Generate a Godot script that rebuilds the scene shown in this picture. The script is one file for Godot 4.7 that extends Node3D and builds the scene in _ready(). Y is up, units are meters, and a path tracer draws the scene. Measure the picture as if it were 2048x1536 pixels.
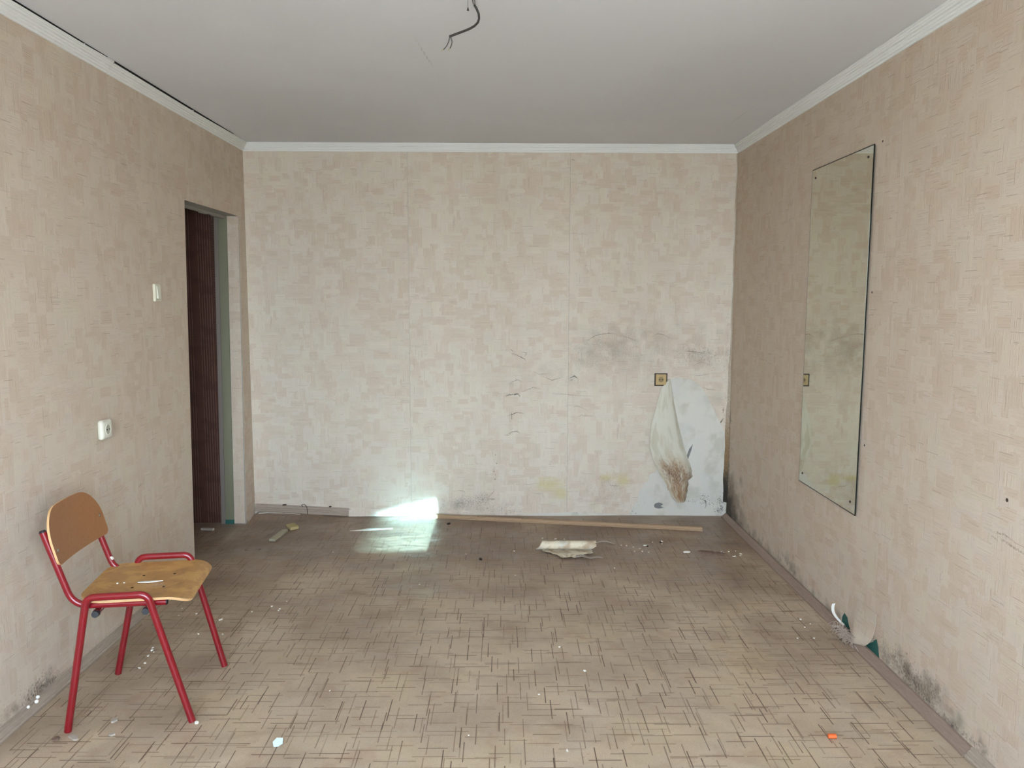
extends Node3D

# An empty, damp-stained living room: room axes x to the right (0..RW), y up (0..RH), z from the far wall (0) towards the window wall (RL).
const RW := 3.254
const RH := 2.5
const RL := 5.45
const TILE := 2.14          # metres of wallpaper per texture repeat (two rolls)
const SIDE := 5.0           # metres of a side wall covered by its stain map

var rng := RandomNumberGenerator.new()
var M := {}
var names := {}


func _ready() -> void:
	rng.seed = 4711
	make_camera_and_light()
	make_materials()
	make_shell()
	make_back_wall()
	make_right_wall()
	make_left_wall()
	make_trims()
	make_front_wall()
	make_chair()
	make_fittings()
	make_mirror()
	make_cable()
	make_flap()
	make_roll()
	make_debris()


# ------------------------------------------------------------------ camera, sky, sun
func make_camera_and_light() -> void:
	var cam := Camera3D.new()
	cam.name = "camera"
	cam.position = Vector3(1.71338, 1.48912, 5.19448)
	cam.rotation = Vector3(-0.1096, -0.0104, 0.00278)
	cam.fov = rad_to_deg(2.0 * atan(768.0 / 1540.0))
	cam.near = 0.05
	cam.far = 200.0
	add_child(cam)
	cam.current = true
	var sky := ProceduralSkyMaterial.new()
	sky.sky_top_color = Color(0.68, 0.77, 0.88)
	sky.sky_horizon_color = Color(0.89, 0.95, 1.0)
	sky.sky_curve = 0.3
	sky.ground_bottom_color = Color(0.66, 0.69, 0.71)
	sky.ground_horizon_color = Color(0.70, 0.74, 0.77)
	sky.sun_angle_max = 1.0
	var e := Environment.new()
	e.background_mode = Environment.BG_SKY
	e.sky = Sky.new()
	e.sky.sky_material = sky
	e.background_energy_multiplier = 1.0
	e.tonemap_mode = Environment.TONE_MAPPER_LINEAR
	e.tonemap_exposure = 29.8
	e.sdfgi_enabled = true
	e.ssao_enabled = true
	e.ssil_enabled = true
	var we := WorldEnvironment.new()
	we.name = "world_environment"
	we.environment = e
	add_child(we)
	var sun := DirectionalLight3D.new()
	sun.name = "sun"
	sun.light_color = Color(0.68, 0.93, 1.0)
	sun.light_energy = 1.1
	sun.light_angular_distance = 0.24
	sun.shadow_enabled = true
	# low sun, almost square on to the window, eight degrees above the horizon
	sun.look_at_from_position(Vector3(0, 10, 60), Vector3(0, 10.0 - tan(deg_to_rad(8.0)) * 60.0, 0), Vector3.UP)
	add_child(sun)


# ------------------------------------------------------------------ helpers
func numbered(n: String) -> String:
	if not names.has(n):
		names[n] = 0
		return n
	names[n] += 1
	return "%s_%03d" % [n, names[n]]


func put(n: String, mesh: Mesh, m: Material, parent: Node = self) -> MeshInstance3D:
	var o := MeshInstance3D.new()
	o.name = numbered(n) if parent == self else n
	o.mesh = mesh
	o.material_override = m
	parent.add_child(o, true)
	return o


func tag(o: Node, label: String, category: String, group := "") -> void:
	o.set_meta("label", label)
	o.set_meta("category", category)
	if group != "":
		o.set_meta("group", group)


func structure(o: Node) -> Node:
	o.set_meta("kind", "structure")
	return o


func base(n: String, at := Vector3.ZERO) -> Node3D:
	var o := Node3D.new()
	o.name = numbered(n)
	o.position = at
	add_child(o, true)
	return o


func surf() -> SurfaceTool:
	var st := SurfaceTool.new()
	st.begin(Mesh.PRIMITIVE_TRIANGLES)
	return st


func done(st: SurfaceTool) -> ArrayMesh:
	return st.commit()


func tri(st: SurfaceTool, a: Vector3, b: Vector3, c: Vector3, n: Vector3, ta := Vector2.ZERO, tb := Vector2.ZERO, tc := Vector2.ZERO) -> void:
	# front faces run clockwise as seen from the side the normal points to
	if (b - a).cross(c - a).dot(n) > 0.0:
		var t := b
		b = c
		c = t
		var s := tb
		tb = tc
		tc = s
	st.set_normal(n)
	st.set_uv(ta)
	st.add_vertex(a)
	st.set_normal(n)
	st.set_uv(tb)
	st.add_vertex(b)
	st.set_normal(n)
	st.set_uv(tc)
	st.add_vertex(c)


func quad(st: SurfaceTool, a: Vector3, b: Vector3, c: Vector3, d: Vector3, n: Vector3, uvs := []) -> void:
	var t: Array = uvs if uvs.size() == 4 else [Vector2(0, 0), Vector2(1, 0), Vector2(1, 1), Vector2(0, 1)]
	tri(st, a, b, c, n, t[0], t[1], t[2])
	tri(st, a, c, d, n, t[0], t[2], t[3])


func add_box(st: SurfaceTool, lo: Vector3, hi: Vector3, k := 1.0) -> void:
	for ax in 3:
		var u := (ax + 1) % 3
		var v := (ax + 2) % 3
		for side in 2:
			var p := lo
			p[ax] = hi[ax] if side else lo[ax]
			var n := Vector3.ZERO
			n[ax] = 1.0 if side else -1.0
			var b := p
			b[u] = hi[u]
			var c := b
			c[v] = hi[v]
			var d := p
			d[v] = hi[v]
			quad(st, p, b, c, d, n, [Vector2(p[u], p[v]) * k, Vector2(b[u], b[v]) * k, Vector2(c[u], c[v]) * k, Vector2(d[u], d[v]) * k])


# box with chamfered edges, centred, in its own axes, placed by xf
func add_soft_box(st: SurfaceTool, size: Vector3, r: float, xf: Transform3D, steps := 3) -> void:
	var half := size * 0.5 - Vector3.ONE * r
	# each face of a cube sphere, blown up to the box
	for ax in 3:
		var u := (ax + 1) % 3
		var v := (ax + 2) % 3
		for sgn: float in [-1.0, 1.0]:
			var grid := []
			var cuts := []
			for k in steps + 1:
				cuts.append(-1.0 + float(k) / steps)
			var line := []
			for k in cuts:
				line.append([k, -1.0])
			for k in steps + 1:
				line.append([float(k) / steps, 1.0])
			for a in line:
				var row := []
				for b in line:
					var dir := Vector3.ZERO
					dir[ax] = sgn
					dir[u] = tan(float(a[0]) * PI / 4)
					dir[v] = tan(float(b[0]) * PI / 4)
					dir = dir.normalized()
					var p := Vector3.ZERO
					p[ax] = sgn * half[ax]
					p[u] = float(a[1]) * half[u]
					p[v] = float(b[1]) * half[v]
					row.append([xf * (p + dir * r), (xf.basis * dir).normalized()])
				grid.append(row)
			for i in line.size() - 1:
				for j in line.size() - 1:
					smooth_quad(st, grid[i][j], grid[i + 1][j], grid[i + 1][j + 1], grid[i][j + 1])


func smooth_quad(st: SurfaceTool, a: Array, b: Array, c: Array, d: Array, uvs := []) -> void:
	var pts := [a, b, c, d]
	var n: Vector3 = (a[1] + b[1] + c[1] + d[1])
	var t: Array = uvs if uvs.size() == 4 else [Vector2.ZERO, Vector2.ZERO, Vector2.ZERO, Vector2.ZERO]
	for f in [[0, 1, 2], [0, 2, 3]]:
		var g: Array = f
		var cr: Vector3 = (pts[g[1]][0] - pts[g[0]][0]).cross(pts[g[2]][0] - pts[g[0]][0])
		if cr.dot(n) > 0.0:
			g = [f[0], f[2], f[1]]
		for k in g:
			st.set_normal(pts[k][1])
			st.set_uv(t[k])
			st.add_vertex(pts[k][0])


func fillet(pts: Array, r: float, n := 6) -> Array:
	var out := [pts[0]]
	for i in range(1, pts.size() - 1):
		var p: Vector3 = pts[i]
		var a: Vector3 = pts[i - 1] - p
		var b: Vector3 = pts[i + 1] - p
		var cut: float = min(r * tan((PI - a.angle_to(b)) / 2.0), min(a.length(), b.length()) * 0.5)
		var s := p + a.normalized() * cut
		var e := p + b.normalized() * cut
		for k in n + 1:
			var t := float(k) / n
			out.append(s.lerp(p, t).lerp(p.lerp(e, t), t))
	out.append(pts[-1])
	return out


func add_tube(st: SurfaceTool, pts: Array, r: float, sides := 14, caps := true, taper := 1.0) -> void:
	var rings := []
	var up := Vector3.ZERO
	var along := 0.0
	for i in pts.size():
		var dir: Vector3 = (pts[min(i + 1, pts.size() - 1)] - pts[max(i - 1, 0)]).normalized()
		if i == 0:
			up = dir.cross(Vector3.RIGHT if absf(dir.x) < 0.8 else Vector3.UP).normalized()
		else:
			up = (up - dir * up.dot(dir)).normalized()
			along += (pts[i] - pts[i - 1]).length()
		var side := dir.cross(up)
		var ring := []
		var rr := r * lerpf(1.0, taper, float(i) / maxf(1.0, pts.size() - 1))
		for k in sides + 1:
			var a := TAU * k / sides
			var n := up * cos(a) + side * sin(a)
			ring.append([pts[i] + n * rr, n, Vector2(float(k) / sides, along)])
		rings.append(ring)
	for i in rings.size() - 1:
		for k in sides:
			smooth_quad(st, rings[i][k], rings[i + 1][k], rings[i + 1][k + 1], rings[i][k + 1], [rings[i][k][2], rings[i + 1][k][2], rings[i + 1][k + 1][2], rings[i][k + 1][2]])
	if caps:
		for e in [0, rings.size() - 1]:
			var dir: Vector3 = (pts[0] - pts[1]).normalized() if e == 0 else (pts[-1] - pts[-2]).normalized()
			for k in sides:
				tri(st, pts[e], rings[e][k][0], rings[e][k + 1][0], dir)


# a flat polygon of local (u, v) points, w0..w1 thick, placed by xf; uv and uv2 are affine in (u, v)
func add_slab(st: SurfaceTool, poly: PackedVector2Array, w0: float, w1: float, xf: Transform3D, uv := Transform2D(), uv2 := Transform2D()) -> void:
	var idx := Geometry2D.triangulate_polygon(poly)
	var nz := xf.basis.z.normalized()
	for side in 2:
		var w := w1 if side else w0
		var n := nz if side else -nz
		for i in range(0, idx.size(), 3):
			var a := poly[idx[i]]
			var b := poly[idx[i + 1]]
			var c := poly[idx[i + 2]]
			var cw := (b - a).cross(c - a) < 0.0
			var order: Array = [a, b, c] if cw == (side == 1) else [a, c, b]
			for q: Vector2 in order:
				st.set_normal(n)
				st.set_uv(uv * q)
				st.set_uv2(uv2 * q)
				st.add_vertex(xf * Vector3(q.x, q.y, w))
	var clockwise := Geometry2D.is_polygon_clockwise(poly)
	for i in poly.size():
		var a := poly[i]
		var b := poly[(i + 1) % poly.size()]
		var out2 := Vector2(b.y - a.y, a.x - b.x).normalized() * (-1.0 if clockwise else 1.0)
		var n := (xf.basis * Vector3(out2.x, out2.y, 0)).normalized()
		var quad_pts := [Vector3(a.x, a.y, w0), Vector3(b.x, b.y, w0), Vector3(b.x, b.y, w1), Vector3(a.x, a.y, w1)]
		for f in [[0, 1, 2], [0, 2, 3]]:
			var g: Array = f
			var p0: Vector3 = xf * quad_pts[f[0]]
			if (xf * quad_pts[f[1]] - p0).cross(xf * quad_pts[f[2]] - p0).dot(n) > 0.0:
				g = [f[0], f[2], f[1]]
			for k: int in g:
				var q := Vector2(quad_pts[k].x, quad_pts[k].y)
				st.set_normal(n)
				st.set_uv(uv * q)
				st.set_uv2(uv2 * q)
				st.add_vertex(xf * quad_pts[k])


# a bent sheet: fn(u, v) gives the middle surface for u, v in 0..1; th is its thickness
func sheet_points(fn: Callable, nu: int, nv: int) -> Array:
	var g := []
	for i in nu + 1:
		var row := []
		for j in nv + 1:
			row.append(fn.call(float(i) / nu, float(j) / nv))
		g.append(row)
	return g


func sheet_normals(g: Array) -> Array:
	var out := []
	for i in g.size():
		var row := []
		for j in g[0].size():
			var du: Vector3 = g[min(i + 1, g.size() - 1)][j] - g[max(i - 1, 0)][j]
			var dv: Vector3 = g[i][min(j + 1, g[0].size() - 1)] - g[i][max(j - 1, 0)]
			var n := du.cross(dv)
			row.append(n.normalized() if n.length() > 1e-12 else Vector3.UP)
		out.append(row)
	return out


func add_sheet(st: SurfaceTool, fn: Callable, nu: int, nv: int, th: float, rim: SurfaceTool = null, uvx := Transform2D()) -> void:
	var g := sheet_points(fn, nu, nv)
	var ns := sheet_normals(g)
	for s: float in [1.0, -1.0]:
		for i in nu:
			for j in nv:
				var q := []
				var t := []
				for c in [[i, j], [i + 1, j], [i + 1, j + 1], [i, j + 1]]:
					var n: Vector3 = ns[c[0]][c[1]]
					q.append([g[c[0]][c[1]] + n * th * 0.5 * s, n * s])
					t.append(uvx * Vector2(float(c[0]) / nu, float(c[1]) / nv))
				smooth_quad(st, q[0], q[1], q[2], q[3], t)
	var loop := []
	for i in nu:
		loop.append([i, 0])
	for j in nv:
		loop.append([nu, j])
	for i in nu:
		loop.append([nu - i, nv])
	for j in nv:
		loop.append([0, nv - j])
	var centre: Vector3 = g[nu / 2][nv / 2]
	var target: SurfaceTool = rim if rim else st
	for k in loop.size():
		var a: Array = loop[k]
		var b: Array = loop[(k + 1) % loop.size()]
		var pa: Vector3 = g[a[0]][a[1]]
		var pb: Vector3 = g[b[0]][b[1]]
		if pa.distance_to(pb) < 1e-7:
			continue
		var na: Vector3 = ns[a[0]][a[1]] * th * 0.5
		var nb: Vector3 = ns[b[0]][b[1]] * th * 0.5
		var out := (pb - pa).cross(na).normalized()
		if out.dot((pa + pb) * 0.5 - centre) < 0.0:
			out = -out
		quad(target, pa - na, pb - nb, pb + nb, pa + na, out, [Vector2(a[0], a[1]) / nu, Vector2(b[0], b[1]) / nu, Vector2(b[0], b[1]) / nu, Vector2(a[0], a[1]) / nu])


# profile of (out, up) points swept straight from a to b; out is the sideways direction
func add_moulding(st: SurfaceTool, prof: Array, a: Vector3, b: Vector3, out_a: Vector3, up := Vector3.UP, mitre_a := 0.0, mitre_b := 0.0, prof_b := []) -> void:
	var along := (b - a).normalized()
	var n_along := along
	var len := (b - a).length()
	var end: Array = prof_b if prof_b.size() == prof.size() else prof
	for i in prof.size():
		var p: Vector2 = prof[i]
		var q: Vector2 = prof[(i + 1) % prof.size()]
		var d := q - p
		if d.length() < 1e-7:
			continue
		var n := (out_a * d.y - up * d.x).normalized()
		var pa := a + out_a * p.x + up * p.y + along * mitre_a * p.x
		var qa := a + out_a * q.x + up * q.y + along * mitre_a * q.x
		var p2: Vector2 = end[i]
		var q2: Vector2 = end[(i + 1) % end.size()]
		var pb := b + out_a * p2.x + up * p2.y - along * mitre_b * p2.x
		var qb := b + out_a * q2.x + up * q2.y - along * mitre_b * q2.x
		quad(st, pa, pb, qb, qa, n, [Vector2(0, p.y * 8), Vector2(len, p.y * 8), Vector2(len, q.y * 8 + d.length()), Vector2(0, q.y * 8 + d.length())])
	var flat := PackedVector2Array()
	for p: Vector2 in prof:
		flat.append(p)
	var idx := Geometry2D.triangulate_polygon(flat)
	for e in 2:
		var o := b if e else a
		for i in range(0, idx.size(), 3):
			var v := []
			for k in 3:
				var p := flat[idx[i + k]]
				v.append(o + out_a * p.x + up * p.y + (-along * mitre_b * p.x if e else along * mitre_a * p.x))
			tri(st, v[0], v[1], v[2], n_along if e else -n_along)


func ngon(st: SurfaceTool, c: Vector3, n: Vector3, r: float, h: float, sides := 16, r2 := -1.0) -> void:
	# a short round plug from c along n
	var u := n.cross(Vector3.UP if absf(n.y) < 0.8 else Vector3.RIGHT).normalized()
	var v := n.cross(u)
	var rt := r if r2 < 0.0 else r2
	for k in sides:
		var a := TAU * k / sides
		var b := TAU * (k + 1) / sides
		var pa := u * cos(a) + v * sin(a)
		var pb := u * cos(b) + v * sin(b)
		smooth_quad(st, [c + pa * r, pa], [c + pb * r, pb], [c + n * h + pb * rt, pb], [c + n * h + pa * rt, pa])
		tri(st, c + n * h, c + n * h + pa * rt, c + n * h + pb * rt, n)
		tri(st, c, c + pa * r, c + pb * r, -n)


# ------------------------------------------------------------------ materials
func flat_mat(c: Color, rough := 0.8, metal := 0.0) -> StandardMaterial3D:
	var m := StandardMaterial3D.new()
	m.albedo_color = c
	m.roughness = rough
	m.metallic = metal
	return m


func noise_img(w: int, h: int, freq: float, seed_: int, oct := 4, type := FastNoiseLite.TYPE_SIMPLEX_SMOOTH) -> Image:
	var n := FastNoiseLite.new()
	n.seed = seed_
	n.noise_type = type
	n.frequency = freq
	n.fractal_octaves = oct
	return n.get_image(w, h, false, false, true)


func tex(img: Image) -> ImageTexture:
	return ImageTexture.create_from_image(img)


# lays a colour over img, as strong as the noise says
func veil(img: Image, c: Color, strength: float, freq: float, seed_: int, lo := 0.45, hi := 0.8, stretch := Vector2i(1, 1)) -> void:
	var w := img.get_width() / 4 / stretch.x
	var h := img.get_height() / 4 / stretch.y
	var n := noise_img(w, h, freq, seed_)
	var over := Image.create_empty(w, h, false, Image.FORMAT_RGBA8)
	for y in h:
		for x in w:
			var a := smoothstep(lo, hi, n.get_pixel(x, y).r) * strength
			over.set_pixel(x, y, Color(c.r, c.g, c.b, a))
	over.resize(img.get_width(), img.get_height(), Image.INTERPOLATE_CUBIC)
	img.blend_rect(over, Rect2i(0, 0, img.get_width(), img.get_height()), Vector2i.ZERO)


# fine grain: adds light and dark specks from white noise
func grain(img: Image, amount: float, seed_: int) -> void:
	var r := RandomNumberGenerator.new()
	r.seed = seed_
	var s := 256
	var over := Image.create_empty(s, s, false, Image.FORMAT_RGBA8)
	for y in s:
		for x in s:
			var v := r.randf()
			over.set_pixel(x, y, Color(1, 0.97, 0.9, (v - 0.5) * 2.0 * amount) if v > 0.5 else Color(0.15, 0.1, 0.07, (0.5 - v) * 2.0 * amount))
	for y in range(0, img.get_height(), s):
		for x in range(0, img.get_width(), s):
			img.blend_rect(over, Rect2i(0, 0, s, s), Vector2i(x, y))


func dab(img: Image, cx: float, cy: float, r: float, c: Color, a: float) -> void:
	var w := img.get_width()
	var h := img.get_height()
	for y in range(maxi(0, int(cy - r)), mini(h, int(cy + r) + 2)):
		for x in range(maxi(0, int(cx - r)), mini(w, int(cx + r) + 2)):
			var d := Vector2(x - cx, y - cy).length() / maxf(r, 0.6)
			if d < 1.0:
				var k := a * (1.0 - d * d)
				var p := img.get_pixel(x, y)
				var na := p.a + k * (1.0 - p.a)
				var t := k / maxf(na, 1e-4)
				img.set_pixel(x, y, Color(lerpf(p.r, c.r, t), lerpf(p.g, c.g, t), lerpf(p.b, c.b, t), na))


var soft_brush: Image = null


# a big soft dab, laid with one blend
func dab_soft(img: Image, c: Vector2, r: float, col: Color, a: float) -> void:
	if soft_brush == null:
		soft_brush = Image.create_empty(64, 64, false, Image.FORMAT_RGBA8)
		for y in 64:
			for x in 64:
				var d := Vector2(x - 31.5, y - 31.5).length() / 31.5
				soft_brush.set_pixel(x, y, Color(1, 1, 1, 0.0 if d >= 1.0 else (1.0 - d * d) * (1.0 - d * d)))
	var b := Image.create_empty(64, 64, false, Image.FORMAT_RGBA8)
	b.fill(Color(col.r, col.g, col.b, 0.0))
	for y in 64:
		for x in 64:
			b.set_pixel(x, y, Color(col.r, col.g, col.b, soft_brush.get_pixel(x, y).a * a))
	var s := int(r * 2.0)
	b.resize(s, s, Image.INTERPOLATE_BILINEAR)
	img.blend_rect(b, Rect2i(0, 0, s, s), Vector2i(c - Vector2(r, r)))


# a crack or a scratch: pts in pixels
func scratch(img: Image, pts: Array, r: float, c: Color, a: float, wob := 1.5) -> void:
	for i in pts.size() - 1:
		var p: Vector2 = pts[i]
		var q: Vector2 = pts[i + 1]
		var n := int(p.distance_to(q) / maxf(r * 0.6, 0.7)) + 1
		for k in n:
			var t := float(k) / n
			var m := p.lerp(q, t) + Vector2(rng.randfn(0, wob * 0.3), rng.randfn(0, wob * 0.5))
			var fade := sin(PI * clampf((i + t) / (pts.size() - 1), 0.04, 0.96))
			dab(img, m.x, m.y, r * rng.randf_range(0.5, 1.1), c, a * fade * rng.randf_range(0.4, 1.0))


# a mould bloom: specks scattered round a centre, sizes in pixels
func bloom(img: Image, cx: float, cy: float, sx: float, sy: float, n: int, c: Color, a: float, r0 := 0.8, r1 := 2.6) -> void:
	for k in n:
		dab(img, cx + rng.randfn(0, sx), cy + rng.randfn(0, sy), rng.randf_range(r0, r1), c, a * rng.randf_range(0.3, 1.0))


func smudge(img: Image, cx: float, cy: float, sx: float, sy: float, n: int, c: Color, a: float) -> void:
	for k in n:
		dab(img, cx + rng.randfn(0, sx), cy + rng.randfn(0, sy), rng.randf_range(0.3, 0.8) * minf(sx, sy), c, a * rng.randf_range(0.3, 1.0))


func wallpaper_images() -> Array:
	var S := 2048
	var img := Image.create_empty(S, S, false, Image.FORMAT_RGBA8)
	var hgt := Image.create_empty(S, S, false, Image.FORMAT_RGBA8)
	img.fill(Color(0.85, 0.802, 0.735))
	hgt.fill(Color(0.5, 0.5, 0.5))
	var tones := [Color(0.836, 0.779, 0.711), Color(0.823, 0.762, 0.691), Color(0.849, 0.804, 0.742), Color(0.843, 0.80, 0.724), Color(0.84, 0.794, 0.736), Color(0.852, 0.807, 0.741), Color(0.84, 0.786, 0.718)]
	for b in 2300:
		var upright := rng.randf() < 0.5
		var long := rng.randi_range(45, 150)
		var wide := rng.randi_range(28, 80)
		var sz := Vector2i(wide, long) if upright else Vector2i(long, wide)
		var at := Vector2i(rng.randi_range(0, S), rng.randi_range(0, S))
		var t: Color = tones[rng.randi() % tones.size()]
		var pick := b > 1700
		if pick:
			t = tones[rng.randi_range(0, 2)]
			sz = Vector2i(sz.x * 7 / 10, sz.y * 7 / 10)
		# the brush strokes that make up one block, side by side
		var p := 0
		var across := sz.x if upright else sz.y
		var run := sz.y if upright else sz.x
		while p < across:
			var w := rng.randi_range(3, 7)
			var s0 := rng.randi_range(-5, 5)
			var s1 := rng.randi_range(-5, 5)
			var v := rng.randf_range(-0.007, 0.007)
			var cc := Color(t.r + v, t.g + v, t.b + v)
			var hv := rng.randf_range(0.45, 0.55)
			for ox in [0, -S]:
				for oy in [0, -S]:
					var r := Rect2i(at.x + p + ox, at.y + s0 + oy, w, run + s1 - s0) if upright else Rect2i(at.x + s0 + ox, at.y + p + oy, run + s1 - s0, w)
					img.fill_rect(r, cc)
					hgt.fill_rect(r, Color(hv, hv, hv))
			# raised and sunk bristle marks
			if rng.randf() < 0.75:
				var g := rng.randf_range(0.62, 0.95) if rng.randf() < 0.5 else rng.randf_range(0.1, 0.4)
				var ll := int(run * rng.randf_range(0.25, 0.95))
				var off := rng.randi_range(0, maxi(1, run - ll))
				var rr := Rect2i(at.x + p, at.y + off, 2, ll) if upright else Rect2i(at.x + off, at.y + p, ll, 2)
				hgt.fill_rect(rr, Color(g, g, g))
				var dc := -0.034 if g < 0.2 else (0.015 if g > 0.85 else -0.010)
				img.fill_rect(rr, Color(t.r + dc, t.g + dc * 1.05, t.b + dc * 1.1))
			p += w
	# short thin dark dashes, mostly level, pressed in at random
	for k in 420:
		var upright := rng.randf() < 0.3
		var ll := rng.randi_range(12, 75)
		var at := Vector2i(rng.randi_range(0, S), rng.randi_range(0, S))
		var d := rng.randf_range(0.08, 0.24)
		var r := Rect2i(at, Vector2i(1, ll) if upright else Vector2i(ll, 1))
		img.fill_rect(r, Color(0.83 - d, 0.77 - d, 0.71 - d))
		hgt.fill_rect(Rect2i(r.position, r.size + Vector2i(1, 1)), Color(0.1, 0.1, 0.1))
	veil(img, Color(0.81, 0.735, 0.655), 0.22, 0.018, 21)
	veil(img, Color(0.84, 0.825, 0.75), 0.22, 0.02, 22)
	grain(img, 0.05, 5)
	# a little paper fibre under the brush marks
	var q := S / 4
	var hn := noise_img(q, q, 0.22, 31, 3)
	var soft := Image.create_empty(q, q, false, Image.FORMAT_RGBA8)
	for y in q:
		for x in q:
			var v := hn.get_pixel(x, y).r
			soft.set_pixel(x, y, Color(v, v, v, 0.16))
	soft.resize(S, S, Image.INTERPOLATE_BILINEAR)
	hgt.blend_rect(soft, Rect2i(0, 0, S, S), Vector2i.ZERO)
	return [img, hgt]


func stain_image(w: int, h: int, seed_: int) -> Image:
	var img := Image.create_empty(w, h, false, Image.FORMAT_RGBA8)
	img.fill(Color(0.72, 0.68, 0.6, 0.0))
	return img


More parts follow.
